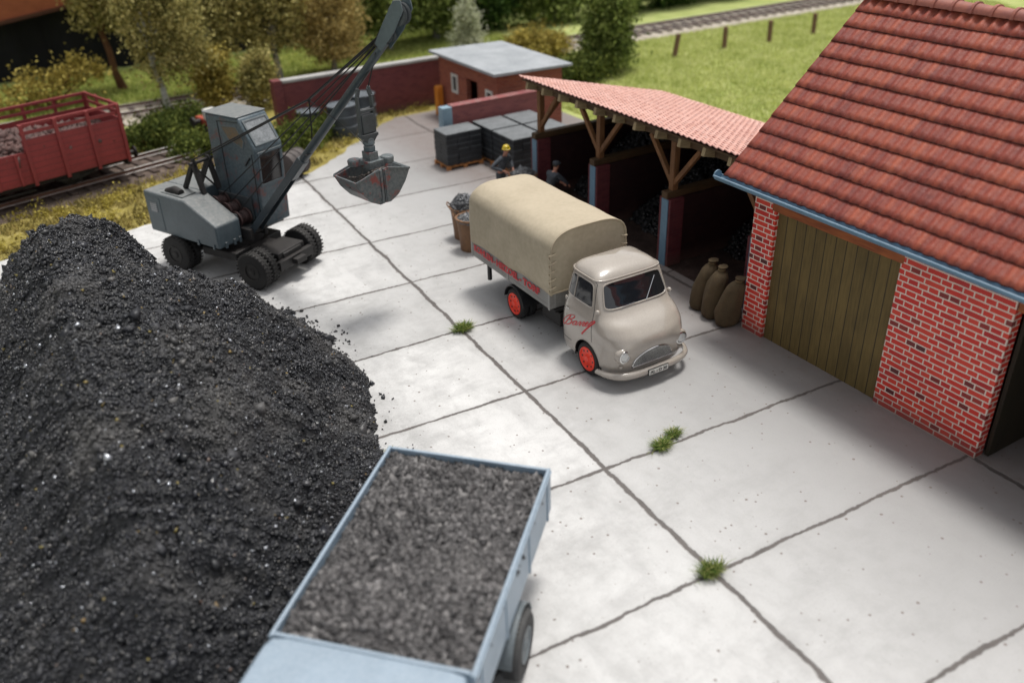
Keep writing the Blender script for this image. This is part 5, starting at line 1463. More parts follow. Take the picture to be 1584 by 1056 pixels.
ORE = weathered('scrap_brown', (.15, .080, .070), (.06, .034, .03), rough=.7, s1=2, s2=8)
def ho(X, Y): return 1.75 + .42 * np.exp(-((X - 1.5) / 2.2) ** 2) * (1 - (Y / 1.4) ** 2) + .25 * np.exp(-((X + 2.2) / 1.5) ** 2) + smoothnoise(X, Y, 29, ((.6, 1.), (1.5, .6))) * .16
orb = heapmesh('scrap_load', [(-x1 + .1, -y1 + .1), (x1 - .1, -y1 + .1), (x1 - .1, y1 - .1), (-x1 + .1, y1 - .1)], ho, 1, .09, 1600, .16, ORE, 31)
orb.location = (org.x, org.y, 0); orb.rotation_euler = (0, 0, wa); tag(orb, 'rusty brown lumps heaped inside the red railway wagon', 'scrap load')
tc = Vector((-10.4, 28.35))
s0 = org.dot(e1); 
st = org - e1 * 22
track('siding_track', (st.x, st.y), wa, 22 + WL / 2 + 4.9, label='rusty siding track under the red wagon')
bs = org + e1 * (WL / 2 + 4.2)
bf = thing('buffer_stop', 'red beam buffer stop with white block at the end of the siding', 'buffer stop', (bs.x, bs.y, 0), wa)
REDD = weathered('dull_red_paint', (.42, .08, .045), (.3, .05, .03), rough=.6)
MB().bar((0, -1.2, 1.0), (0, 1.2, 1.0), .28, .26).build('beam', REDD, bf, bevel=.03)
MB().bar((0, -.72, .3), (0, -.72, 1.0), .14).bar((0, .72, .3), (0, .72, 1.0), .14).bar((1.2, -.72, .3), (.05, -.72, 1.0), .12).bar((1.2, .72, .3), (.05, .72, 1.0), .12).build('frame', BLACKSTEEL, bf)
MB().lathe([(.10, -.1), (.10, -.4), (.22, -.42), (.22, -.5), (.02, -.52)], 'X', (0, -.8, 1.0), 18).build('buffer', BLACKSTEEL, bf)
MB().lathe([(.10, -.1), (.10, -.4), (.22, -.42), (.22, -.5), (.02, -.52)], 'X', (0, .8, 1.0), 18).build('buffer', BLACKSTEEL, bf)
MB().box(-.25, .25, -.32, .32, 1.15, 1.6).build('white_block', WHITEP, bf, bevel=.06)

track('main_track', (-45, 37.2), 0., 130, label='double railed track running behind the boundary wall', sl=.8, bedmat=groundmat('pale_ballast', (.30, .26, .20), (.45, .40, .33), (.60, .55, .47), 2, 30))

# ------------------------------------------------------------------ pallets with bundled briquettes
PAL = wood('pallet_wood', (.55, .24, .08), (.36, .15, .05), 'Y')
STK = weathered('briquette_wrap', (.030, .034, .040), (.014, .016, .019), rough=.5, s1=2, s2=16, bmp=.4, dust=(.12, .13, .135), dust_amt=.9)
STKT = weathered('briquette_top', (.20, .21, .22), (.12, .13, .135), rough=.7, s1=2, s2=16, bmp=.3)
def pallet(x0, x1, y0, y1, lab):
    cx, cy = (x0 + x1) / 2, (y0 + y1) / 2; a, b_ = (x1 - x0) / 2, (y1 - y0) / 2
    p = thing('wooden_pallet', lab[0], 'pallet', (cx, cy, 0), 0, 'wooden pallets of briquettes')
    d = MB()
    for k in range(6):
        x = -a + .07 + (2 * a - .14) * k / 5; d.box(x - .06, x + .06, -b_, b_, .135, .16)
    d.build('deck_boards', PAL, p)
    d = MB()
    for y in (-b_ + .06, 0, b_ - .06):
        d.box(-a, a, y - .05, y + .05, .105, .133)
        for x in (-a + .08, 0, a - .08): d.box(x - .08, x + .08, y - .055, y + .055, 0, .104)
    d.build('bearers', PAL, p)
    s = thing('briquette_stack', lab[1], 'briquette stack', (cx, cy, .162), 0, 'stacks of wrapped briquettes')
    body = MB(); lay = 6; hh = 1.18 / lay
    for k in range(lay):
        nx = 3; ny_ = 2
        for i in range(nx):
            for j in range(ny_):
                jx, jy = random.uniform(-.012, .012), random.uniform(-.012, .012)
                body.box(-a + .03 + 2 * (a - .03) * i / nx + .004 + jx, -a + .03 + 2 * (a - .03) * (i + 1) / nx - .004 + jx, -b_ + .03 + 2 * (b_ - .03) * j / ny_ + .004 + jy, -b_ + .03 + 2 * (b_ - .03) * (j + 1) / ny_ - .004 + jy, k * hh + .004, (k + 1) * hh - .002)
    body.build('bundles', STK, s, bevel=.018)
    MB().box(-a + .035, a - .035, -b_ + .035, b_ - .035, 1.181, 1.20).build('top_sheet', STKT, s, bevel=.006)
pallet(-.55, 1.0, 21.35, 22.45, ('wooden pallet under the lone front briquette stack', 'dark wrapped briquette stack standing apart by the pale blue wall end'))
pallet(1.12, 2.45, 20.95, 22.45, ('wooden pallet against the yard wall beside the lone stack', 'dark briquette stack against the yard wall, second from the blue wall end'))
pallet(2.50, 3.80, 20.95, 22.45, ('wooden pallet against the yard wall farthest from the blue end', 'dark briquette stack against the yard wall, farthest from the blue wall end'))
pallet(1.12, 2.45, 19.35, 20.90, ('wooden pallet in the front row behind the helmeted worker', 'dark briquette stack in the front row right behind the helmeted worker'))
pallet(2.50, 3.80, 19.35, 20.90, ('wooden pallet in the front row next to the shed', 'dark briquette stack in the front row next to the shed post'))

# ------------------------------------------------------------------ baskets of coal
BASK = weathered('basket_brown', (.24, .125, .06), (.14, .07, .035), rough=.65, s1=3, s2=18, bmp=.5)
LCOAL = coalmat('basket_coal', (.04, .042, .046), (.12, .125, .135), (.22, .22, .22), rough=.5, s=2)
def basket(x, y, h, r, lab, fill, heap=.25):
    b_ = thing('coal_basket', lab, 'basket', (x, y, 0), random.uniform(0, 3), 'baskets of coal')
    n = 40; vs = []; prof = [(r * .80, 0), (r * .84, h * .3), (r * .92, h * .7), (r, h - .03), (r + .035, h - .02), (r + .04, h + .03), (r - .02, h + .03), (r - .03, h - .06)]
    m_ = MB()
    for rr_, z in prof:
        for k in range(n):
            a = 2 * pi * k / n; q = rr_ * (1 + .015 * (k % 2)); vs.append((q * cos(a), q * sin(a) * .95, z))
    m_.add(vs, [(i * n + k, i * n + (k + 1) % n, (i + 1) * n + (k + 1) % n, (i + 1) * n + k) for i in range(len(prof) - 1) for k in range(n)] + [tuple(range(n))[::-1]])
    m_.build('basket_body', BASK, b_, smooth=True, ang=60)
    for s in (-1, 1):
        MB().tube([(s * (r + .02), -.12, h), (s * (r + .09), -.08, h + .10), (s * (r + .10), 0, h + .13), (s * (r + .09), .08, h + .10), (s * (r + .02), .12, h)], .02, 8).build('handle', BASK, b_, smooth=True)
    def hb(X, Y): d = np.hypot(X, Y) / (r - .03); return np.where(d < 1, h - .06 + heap * np.clip(1 - d ** 2, 0, 1) ** .8, -1.)
    k = 900; q = r - .04
    rr_ = np.sqrt(rng.uniform(0, 1, k)) * q; aa = rng.uniform(0, 2 * pi, k); X = rr_ * np.cos(aa); Y = rr_ * np.sin(aa)
    Z = hb(X, Y)
    V, F = lumps(np.stack([X, Y, Z], 1), rng.lognormal(0, .3, k) * .062)
    # solid core under the lumps
    c = []
    for j in range(6):
        d = j / 5
        for i in range(24): c.append((d * q * cos(2 * pi * i / 24), d * q * sin(2 * pi * i / 24), h - .07 + heap * (1 - d * d) ** .8))
    cf = []
    for j in range(5):
        for i in range(24):
            a0 = j * 24 + i; a1 = j * 24 + (i + 1) % 24; cf += [(a0, a0 + 24, a1 + 24), (a0, a1 + 24, a1)]
    V = np.concatenate([V, np.array(c)]); F = np.concatenate([F, np.array(cf) + len(V) - len(c)])
    o = bigmesh('basket_coal', V, F, LCOAL); o.location = (x, y, 0)
    tag(o, fill, 'coal', 'coal heaped in the baskets')
basket(-3.24, 14.60, 1.0, .42, 'brown basket nearest the truck tail, low on coal', 'grey coal level with the rim of the basket nearest the truck', .10)
basket(-2.98, 15.50, 1.0, .42, 'brown basket heaped high, behind the other basket at the truck tail', 'grey coal heaped high in the rear basket by the truck', .42)
basket(.12, 17.05, .95, .46, 'brown basket standing between the two workers', 'dark coal in the basket between the two workers', .25)

# ------------------------------------------------------------------ sacks by the garage corner
SACK = weathered('sack_jute', (.105, .072, .036), (.06, .04, .02), rough=.9, s1=2.5, s2=22, amt=.7, bmp=.5)
def sack(x, y, h, rz, lean, lab, w=.285):
    prof = [(.80, 0), (1.02, .03), (1.12, .12), (1.14, .26), (1.08, .42), (1.04, .56), (1.0, .68), (.90, .79), (.66, .87), (.34, .905), (.27, .925), (.40, .95), (.52, .985), (.34, 1.0), (.1, .985)]
    n = 40; vs = []
    for r, t in prof:
        for k in range(n):
            a = 2 * pi * k / n; q = w * r * (1 + .06 * sin(2 * a + t * 7 + y) + .07 * sin(8 * a + x * 9) * max(0, t - .45) + .16 * noise.noise(Vector((cos(a) * 1.6 + y, sin(a) * 1.6, t * 5 + x * 7))))
            vs.append((q * cos(a) * .92 + lean[0] * t * t, q * sin(a) * .85 + lean[1] * t * t, t * h))
    o = MB().add(vs, [(i * n + k, i * n + (k + 1) % n, (i + 1) * n + (k + 1) % n, (i + 1) * n + k) for i in range(len(prof) - 1) for k in range(n)] + [tuple(range(n))[::-1], tuple((len(prof) - 1) * n + k for k in range(n))])
    r = thing('coal_sack', lab, 'sack', (x, y, 0), rz, 'brown sacks by the garage corner')
    o.build('sack_body', SACK, r, smooth=True, ang=70)
    MB().lathe([(w * .30, h * .915), (w * .34, h * .925), (w * .30, h * .935)], 'Z', (lean[0] * .83, lean[1] * .83, 0), 16).build('tie_cord', weathered('cord', (.25, .17, .08), rough=.8), r, smooth=True)
sack(-.10, 7.84, 1.36, 0, (.22, -.10), 'tied brown sack farthest from the brick garage wall')
sack(-.20, 7.32, 1.38, .4, (.18, -.12), 'tied brown sack in the middle of the three sacks')
sack(-.18, 6.80, 1.34, -.3, (.20, -.16), 'tied brown sack touching the brick garage corner', .30)

# ------------------------------------------------------------------ drums, post and other small things
DRM = weathered('drum_dark_blue', (.05, .065, .08), (.03, .035, .04), rough=.45, s1=2, dust=(.16, .18, .20), dust_amt=.8)
def drum(x, y, z, r, h, lab, rz=0, lie=False, mat=DRM, cat='drum'):
    t = thing('oil_drum', lab, cat, (x, y, z), rz, 'dark drums at the far yard edge')
    prof = [(r - .03, 0), (r, .01), (r, .04), (r - .02, .05), (r - .02, h * .32), (r + .01, h * .34), (r - .02, h * .36), (r - .02, h * .64), (r + .01, h * .66), (r - .02, h * .68), (r - .02, h - .05), (r, h - .04), (r, h), (r - .03, h), (r - .035, h - .03), (.01, h - .03)]
    if lie: MB().lathe([(a, b - h / 2) for a, b in prof], 'X', (0, 0, r), 32).build('drum_body', mat, t, smooth=True, ang=40)
    else:
        MB().lathe(prof, 'Z', (0, 0, 0), 32).build('drum_body', mat, t, smooth=True, ang=40)
        MB().cyl((r * .5, 0, h - .03), (r * .5, 0, h + .01), .05, 10).build('bung', mat, t)
drum(-1.95, 28.1, 0, .64, 1.30, 'dark blue drum nearest the excavator boom, foremost of three')
drum(-.75, 28.85, 0, .60, 1.40, 'dark drum right behind the hanging grab ropes')
drum(-3.15, 28.95, 0, .50, 1.05, 'dark drum farthest left by the boundary wall')
TY = weathered('worn_drum_brown', (.06, .045, .045), (.035, .03, .03), rough=.7, dust=(.15, .13, .12), dust_amt=.6)
drum(-5.55, 24.2, 0, .5, .95, 'rusty drum lying on its side beyond the excavator cab', radians(35), True, TY)
ORG = weathered('orange_paint', (.75, .28, .03), (.6, .2, .02), rough=.5)
op = thing('marker_post', 'bright orange marker post at the corner of the brick hut', 'post', (2.72, 28.35, 0))
MB().box(-.15, .15, -.15, .15, 0, 1.25).build('post_body', ORG, op, bevel=.03)
MB().prism([(-.15, 1.25), (.15, 1.25), (0, 1.33)], -.15, .15, 'X').build('post_cap', ORG, op)

# fence posts on the meadow
FP = weathered('fence_post_wood', (.26, .15, .10), (.15, .08, .055), rough=.85)
for i, (x, y, lx, lab) in enumerate(((18.41, 30.9, .22, 'brown fence post leaning, nearest the hedge trees'), (21.95, 30.8, .0, 'brown upright fence post, second from the leaning one'), (25.12, 30.5, -.02, 'brown upright fence post, third from the leaning one'), (28.7, 30.5, .0, 'brown fence post nearest the garage roof edge'))):
    t = thing('fence_post', lab, 'fence post', (x, y, -.05), 0, 'meadow fence posts')
    MB().bar((0, 0, 0), (lx, 0, 1.22), .20, .20).build('post_body', FP, t, bevel=.02)
    MB().cyl((lx * .8 - .0, -.12, .95), (lx * .8, .12, .95), .02, 6).build('wire_staple', RAIL, t)

# ------------------------------------------------------------------ exhibition backdrop
CUR = weathered('black_curtain', (.006, .006, .010), (.003, .003, .005), rough=.9, bmp=0)
vs = []; n = 420
for i in range(n + 1):
    x = -70 + 170 * i / n; y = 48.5 + .28 * sin(x * 2.1) + .15 * sin(x * 4.7 + 1)
    vs += [(x, y, -.1), (x, y + .1 * sin(x), 16)]
cu_ = MB().add(vs, [(2 * i, 2 * i + 2, 2 * i + 3, 2 * i + 1) for i in range(n)]).build('black_curtain', CUR, smooth=True, ang=180)
tag(cu_, 'black curtain hanging behind the layout', 'curtain')
BRD = wood('brown_board', (.42, .12, .05), (.28, .075, .03), 'X')
bb = thing('wooden_board', 'reddish brown wooden board in front of the black curtain', 'board', (0, 0, 0))
MB().prism([(-40, 1.2), (-12.8, 3.15), (-8.8, 3.7), (3.0, 4.6), (3.0, 8.2), (-40, 8.2)], 47.2, 47.5, 'Y').build('panel', BRD, bb, bevel=.02)
MB().prism([(-40, 1.1), (-12.8, 3.05), (-8.8, 3.6), (3.0, 4.5), (3.0, 4.66), (-8.8, 3.78), (-12.8, 3.22), (-40, 1.28)], 47.1, 47.19, 'Y').build('edge_strip', weathered('board_edge', (.10, .03, .015), rough=.6), bb)
# ------------------------------------------------------------------ grass and plants
OLIVEL = leafmat('olive_leaves', (0.10, 0.10, 0.03), (0.40, 0.36, 0.13), (0.75, 0.65, 0.28))
TANL = leafmat('tan_leaves', (0.228, 0.175, 0.061), (0.525, 0.403, 0.158), (0.85, 0.7, 0.315))
GREENL = leafmat('green_leaves', (0.04, 0.06, 0.014), (0.18, 0.24, 0.06), (0.46, 0.52, 0.17))
DKGREENL = leafmat('dark_green_leaves', (0.014, 0.032, 0.009), (0.044, 0.088, 0.018), (0.123, 0.193, 0.044))
YELL = leafmat('yellow_leaves', (0.12, 0.10, 0.02), (0.40, 0.32, 0.08), (0.75, 0.62, 0.18))
PALEL = leafmat('pale_fir_needles', (0.245, 0.28, 0.158), (0.63, 0.665, 0.438), (0.85, 0.85, 0.735))
MOSSL = leafmat('moss_leaves', (0.03, 0.045, 0.01), (0.10, 0.135, 0.03), (0.27, 0.30, 0.07))
SUNNY = leafmat('bright_yellow_blooms', (.6, .42, .02), (.8, .6, .03), (.9, .75, .08))
BARK = weathered('bark_brown', (.17, .075, .035), (.09, .04, .02), rough=.9, s1=3, s2=20, bmp=.6, bd=.03)
GBARK = weathered('bark_grey', (.30, .29, .26), (.16, .15, .13), rough=.9, s1=3, s2=20, bmp=.6, bd=.03)
BIRCH = weathered('birch_bark', (.52, .52, .48), (.20, .20, .18), rough=.8, s1=4, s2=9, amt=.9, bmp=.4)
def blade_mat(name, a, b, c):
    m = leafmat(name, a, b, c, .5); return m
def tree(name, label, cat, base, h, trunk_h, trunk_r, blobs, n, size, lm, bark, lean=(0, 0), group=None, seed=1, limbs=6, hole=.12):
    root = thing(name, label, cat, (base[0], base[1], -.04), 0, group)
    r = random.Random(seed)
    t = MB(); top = Vector((lean[0], lean[1], h * .86))
    pts = []
    for k in range(8):
        f = k / 7; pts.append(Vector((lean[0] * f + r.uniform(-.08, .08) * (k > 0), lean[1] * f + r.uniform(-.08, .08) * (k > 0), h * .86 * f)))
    t.tube(pts, [trunk_r * (1.25 if k == 0 else 1) * (1 - .82 * k / 7) for k in range(8)], 10)
    for k in range(limbs):
        b_ = blobs[k % len(blobs)]; f = r.uniform(.35, .85); i = min(6, int(f * 7)); p = pts[i]
        e = Vector((b_[0] + r.uniform(-.4, .4) * b_[3], b_[1] + r.uniform(-.4, .4) * b_[4], b_[2] + r.uniform(-.2, .5) * b_[5]))
        m_ = p.lerp(e, .5) + Vector((0, 0, .12))
        t.tube([p, m_, e], [trunk_r * .42, trunk_r * .25, trunk_r * .08], 7)
    t.build('trunk', bark, root, smooth=True)
    V, F = leaves(blobs, n, size, hole=hole, seed=seed)
    bigmesh('crown', V, F, lm, root)
    return root
def bush(name, label, cat, base, blobs, n, size, lm, group=None, seed=1, hole=.5, stems=7):
    root = thing(name, label, cat, (base[0], base[1], -.03), 0, group)
    r = random.Random(seed); t = MB()
    for k in range(stems):
        b_ = blobs[k % len(blobs)]
        e = Vector((b_[0] + r.uniform(-.6, .6) * b_[3], b_[1] + r.uniform(-.6, .6) * b_[4], b_[2] + r.uniform(0, .8) * b_[5]))
        t.tube([(r.uniform(-.1, .1), r.uniform(-.1, .1), 0), e * .5 + Vector((0, 0, .1)), e], [.05, .035, .012], 6)
    t.build('stem', BARK, root, smooth=True)
    V, F = leaves(blobs, n, size, hole=hole, seed=seed); bigmesh('foliage', V, F, lm, root)
    return root
GT = 'trees beyond the railway track'
tree('tree', 'tall tree with bare orange brown trunk and olive crown before the black curtain', 'tree', (-8.3, 42.6), 8., 3, .20, [(-.5, 0, 4.6, 1.2, 1.1, 1.6), (-.6, 0, 6.2, 1.4, 1.3, 1.6), (.2, 0, 3.7, .9, .8, .8)], 8500, .14, OLIVEL, BARK, (-1.0, 0), GT, 2)
tree('birch_tree', 'olive leaved birch with pale grey trunk beside the track', 'tree', (-7.65, 34.3), 7.2, 2, .17, [(-.1, 0, 3.0, 1.0, .9, 1.2), (-.3, .1, 4.6, 1.1, 1., 1.5), (1.1, .2, 4.4, 1.1, 1., 1.5), (1.3, .3, 3.0, .9, .8, 1.0), (0, 0, 6.0, 1.2, 1.1, 1.1)], 14000, .12, OLIVEL, BIRCH, (-.6, 0), GT, 3, 8)
tree('tree', 'broad olive tree with feathery crown, left of the excavator boom', 'tree', (-4.6, 38.6), 7.5, 2, .22, [(0, 0, 3.2, 2.0, 1.6, 1.5), (-1.0, 0, 4.9, 1.7, 1.5, 1.8), (1.2, 0, 5.0, 1.8, 1.5, 1.8), (.2, 0, 6.4, 1.8, 1.5, 1.4)], 19000, .14, OLIVEL, GBARK, (0, 0), GT, 5, 9)
tree('tree', 'olive green tree standing between the broad olive tree and the boom', 'tree', (-1.2, 38.9), 7.2, 2, .2, [(0, 0, 3.0, 1.7, 1.4, 1.5), (-.4, 0, 4.8, 1.9, 1.5, 1.8), (.7, 0, 5.4, 1.6, 1.4, 1.6)], 15000, .14, OLIVEL, GBARK, (0, 0), GT, 6, 8)
tree('tree', 'sandy tan tree behind the boundary wall and the boom', 'tree', (1.9, 39.2), 5.2, 1.2, .16, [(0, 0, 1.6, 1.6, 1.3, 1.0), (.1, 0, 2.9, 1.7, 1.4, 1.3), (.6, 0, 4.2, 1.3, 1.2, 1.1), (-.8, 0, 3.8, 1.1, 1., 1.0)], 18000, .12, TANL, GBARK, (0, 0), GT, 7, 8, .55)
tree('tree', 'leafy dark green tree above the brick hut and the wall', 'tree', (6.6, 42.4), 6.5, 1, .2, [(0, 0, 2.4, 2.3, 1.6, 1.5), (-1.1, 0, 3.9, 2.0, 1.5, 1.6), (1.4, 0, 3.8, 1.9, 1.5, 1.6)], 19000, .16, GREENL, GBARK, (0, 0), GT, 8, 8)
tree('tree', 'second dark green tree, right of the tree above the hut', 'tree', (10.2, 43.4), 6.5, 1, .2, [(0, 0, 2.2, 2.1, 1.6, 1.5), (-.6, 0, 3.8, 2.0, 1.5, 1.6), (1.4, 0, 3.6, 1.7, 1.5, 1.6)], 17000, .16, GREENL, GBARK, (0, 0), GT, 9, 8)
# pale fir
root = thing('fir_tree', 'slender pale whitish green fir above the hut roof', 'tree', (10.0, 39.0, 0), 0, GT)
MB().tube([(0, 0, 0), (0, 0, 3.6)], [.10, .02], 8).build('trunk', BARK, root)
V, F = leaves([(0, 0, .7, .95, .9, .55), (0, 0, 1.3, .75, .7, .5), (0, 0, 1.9, .55, .5, .5), (0, 0, 2.5, .38, .36, .5), (0, 0, 3.1, .22, .2, .45)], 7000, .09, .8, 10); bigmesh('crown', V, F, PALEL, root)
for i, (x, y, s, hh, lab) in enumerate(((14.2, 44.2, 2.5, 5.5, 'very dark tree behind the yellow bush'), (19.0, 43.8, 2.7, 5.5, 'very dark tree left of the first meadow posts'), (24.0, 43.5, 2.7, 5.2, 'very dark tree above the second meadow post'), (29.0, 43.6, 2.7, 5.2, 'very dark tree above the third meadow post'), (34.2, 43.8, 2.8, 5.2, 'very dark tree above the last visible meadow post'), (39.8, 44.2, 2.8, 5.2, 'very dark tree at the garage roof verge'))):
    tree('tree', lab, 'tree', (x, y), hh, 1, .2, [(0, 0, 1.5, s, 1.3, 1.6), (-.9, 0, 3.2, s * .8, 1.2, 1.5), (1.1, 0, 3.6, s * .75, 1.2, 1.5)], 11000, .2, (DKGREENL, GREENL, DKGREENL)[i % 3] if i == 1 else DKGREENL, GBARK, (0, 0), GT, 20 + i, 6, .6)
tree('tree', 'bushy fresh green tree at the corner of the meadow', 'tree', (13.7, 30.6), 4.6, 1, .16, [(0, 0, 1.2, 1.45, 1.2, 1.0), (-.2, 0, 2.3, 1.3, 1.1, 1.0), (.2, 0, 3.4, 1.1, 1., 1.1), (-.7, 0, 3.9, .7, .6, .7)], 15000, .14, GREENL, GBARK, (0, 0), None, 31, 8, .6)
bush('bush', 'yellow flowering bush beyond the brick hut', 'bush', (12.2, 35.2), [(0, 0, .8, 1.7, 1.2, .8), (-.9, 0, .9, 1., .9, .8), (1.0, 0, .6, 1.0, .9, .7)], 9000, .12, YELL, None, 32)
bush('bush', 'low olive bush between hut roof and fresh green tree', 'bush', (11.4, 29.6), [(0, 0, .6, 1.5, 1., .7), (-1.2, .4, .4, 1.1, .9, .5), (1.2, .2, .6, 1., .9, .7)], 9000, .11, MOSSL, None, 33)
bush('bush', 'straggly yellow bush behind the red wagon', 'bush', (-12.0, 40.4), [(0, 0, 1.2, 1.5, 1., .7), (-1.5, 0, .7, 1.1, .8, .6), (1.5, .3, 1.7, 1.0, .8, .6), (2.4, .3, 1.5, .5, .4, .4)], 6500, .13, YELL, None, 34, -.1, 12)
bush('bush', 'yellow ochre bush just behind the excavator cab', 'bush', (-5.4, 35.2), [(0, 0, 1.0, .8, .7, .9), (.2, 0, 2.1, .6, .5, .8), (-.3, 0, 1.6, .6, .5, .6)], 6500, .11, YELL, None, 35)
bush('bush', 'olive bush between the ochre bush and the boundary wall', 'bush', (-3.5, 34.8), [(0, 0, 1.0, .9, .8, 1.0), (.1, 0, 1.9, .7, .6, .8)], 6500, .11, OLIVEL, None, 36)
GM = 'green shrubs between the tracks'
bush('shrub', 'green mossy shrub right behind the end of the wagon', 'bush', (-9.3, 31.0), [(0, 0, .5, 1.2, .9, .75), (.9, .2, .4, .9, .8, .6)], 7500, .10, MOSSL, GM, 37)
bush('shrub', 'green mossy shrub left of the red buffer beam', 'bush', (-7.4, 32.3), [(0, 0, .5, 1.2, .9, .8), (-.9, .6, .5, .9, .8, .6)], 7500, .10, MOSSL, GM, 38)
bush('shrub', 'green shrub between siding and excavator cab', 'bush', (-8.0, 28.9), [(0, 0, .35, 1.1, .8, .6), (.9, -.2, .3, .8, .8, .5)], 5500, .10, MOSSL, GM, 39)
bush('shrub', 'green shrub right of the excavator cab', 'bush', (-4.1, 27.7), [(0, 0, .4, 1.3, .9, .65), (1.2, .9, .35, .9, .8, .5), (-1.0, -.6, .3, .9, .8, .45)], 9500, .10, MOSSL, GM, 40)
for i, (x, y, lab) in enumerate(((7.5, 33.6, 'small bright yellow bloom cushion beyond the wall, nearer the hut'), (6.8, 33.8, 'smaller bright yellow bloom cushion beyond the wall, nearer the boom'))):
    bush('flower_cushion', lab, 'flowers', (x - 2.6, y - .8), [(0, 0, .35, .45 - .12 * i, .42 - .1 * i, .38 - .08 * i)], 900, .10, SUNNY, 'yellow blooms beyond the wall', 50 + i, 2., 3)

# low growth ("nobody could count it")
def scatter(poly, n, seed):
    r = np.random.default_rng(seed); xs = [p[0] for p in poly]; ys = [p[1] for p in poly]
    X = r.uniform(min(xs), max(xs), n); Y = r.uniform(min(ys), max(ys), n); k = inpoly(X, Y, poly); return X[k], Y[k]
VB = leafmat('verge_herbs', (0.10, 0.085, 0.03), (0.32, 0.27, 0.09), (0.62, 0.50, 0.20), 1.3)
GB = leafmat('meadow_blades', (0.42, 0.48, 0.14), (0.66, 0.70, 0.28), (0.82, 0.82, 0.46), .6)
WL_ = [(-30, 21.9), (-15.6, 22.1), (-11.4, 22.5), (-9.8, 23.1), (-8.2, 23.8), (-4.8, 24.6), (-3.2, 26.0), (-1.4, 27.7), (.6, 29.5), (3.0, 29.5), (3.0, 30.1), (-4.3, 30.1), (-6.5, 34.5), (-30, 33.0)]
X, Y = scatter(WL_, 60000, 1)
dn = smoothnoise(X, Y, 61, ((.4, 1.), (1.2, .5))); k = dn > -.55; X, Y = X[k], Y[k]
# keep rails clear
q = -(X - org.x) * sin(wa) + (Y - org.y) * cos(wa); k = (np.abs(q) > 1.25); X, Y = X[k], Y[k]
V, F = blades(np.stack([X, Y, np.full_like(X, -.03)], 1), .17, .035, 2, .6)
o = bigmesh('verge_growth', V, F, VB); tag(o, 'dry yellow green growth along the siding and the yard edge', 'grass', kind='stuff')
X, Y = scatter(WL_, 2600, 4); q = -(X - org.x) * sin(wa) + (Y - org.y) * cos(wa); k = (np.abs(q) > 1.5) & (smoothnoise(X, Y, 66, ((.5, 1.),)) > .0); X, Y = X[k], Y[k]
bl = [(a, b_, .02, .16, .16, .12) for a, b_ in zip(X, Y)]
V, F = leaves(bl, 52000, .07, 3., 71)
o = bigmesh('verge_clumps', V, F, leafmat('verge_clump_leaves', (0.158, 0.123, 0.026), (0.42, 0.35, 0.07), (0.7, 0.595, 0.158), 1.0)); tag(o, 'clumps of olive and ochre ground cover along the siding', 'ground cover', kind='stuff')
MP = [(7.6, 12), (34, 12), (46, 30), (46, 35.4), (8, 35.4)]
X, Y = scatter(MP, 150000, 5); V, F = blades(np.stack([X, Y, np.full_like(X, -.05)], 1), .16, .05, 6, .4)
o = bigmesh('meadow_growth', V, F, GB); tag(o, 'short bright green meadow grass behind the shed', 'grass', kind='stuff')
X, Y = scatter([(-30, 38.6), (3, 38.6), (14, 39), (14, 47), (-30, 47)], 60000, 7); V, F = blades(np.stack([X, Y, np.full_like(X, -.05)], 1), .2, .06, 8, .5)
o = bigmesh('far_grass', V, F, leafmat('far_grass_blades', (0.228, 0.28, 0.07), (0.455, 0.525, 0.158), (0.735, 0.735, 0.28), .35)); tag(o, 'pale yellow green grass strip beyond the far track', 'grass', kind='stuff')
# tufts in the slab joints
TG = leafmat('tuft_green', (0.04, 0.08, 0.015), (0.12, 0.19, 0.035), (0.45, 0.42, 0.16), 6)
def tuft(x, y, r, h, n, lab, seed):
    rr_ = np.random.default_rng(seed); a = rr_.uniform(0, 2 * pi, n); d = rr_.uniform(0, 1, n) ** .7 * r * .55
    P = np.stack([d * np.cos(a) * 1.3 + rr_.normal(0, r * .5, n) * (rr_.uniform(0, 1, n) < .3), d * np.sin(a) * .8, np.zeros(n)], 1)
    hh = h * rr_.uniform(.6, 1.3, n); out = np.stack([np.cos(a), np.sin(a), np.zeros(n)], 1)
    side = np.stack([-np.sin(a), np.cos(a), np.zeros(n)], 1) * .007
    midp = P + out * (r * .3)[..., None] if False else P + out * r * .30 + np.stack([rr_.normal(0, .02, n), rr_.normal(0, .02, n), hh * .75], 1)
    tip = P + out * (r * rr_.uniform(.5, 1.1, n))[:, None] + np.stack([rr_.normal(0, .03, n), rr_.normal(0, .03, n), hh], 1)
    V = np.stack([P - side, P + side, midp + side * .8, midp - side * .8, midp - side * .8, midp + side * .8, tip + side * .15, tip - side * .15], 1).reshape(-1, 3)
    F = np.arange(n * 8).reshape(-1, 4)
    o = bigmesh('grass_tuft', V, F, TG); o.location = (x, y, 0); tag(o, lab, 'grass tuft', 'grass tufts in the slab joints')
tuft(-5.90, 10.25, .22, .13, 420, 'green grass tuft at the joint crossing left of the truck', 1)
tuft(-4.88, 3.62, .20, .11, 300, 'larger green grass tuft on the joint in front of the truck', 2)
tuft(-4.42, 3.80, .17, .11, 220, 'smaller grass tuft beside the one in front of the truck', 3)
tuft(-6.47, .42, .19, .15, 380, 'green grass tuft at the joint crossing nearest the camera', 4)
tuft(-9.6, 6.55, .09, .06, 60, 'tiny grass tuft at the foot of the coal heap', 5)
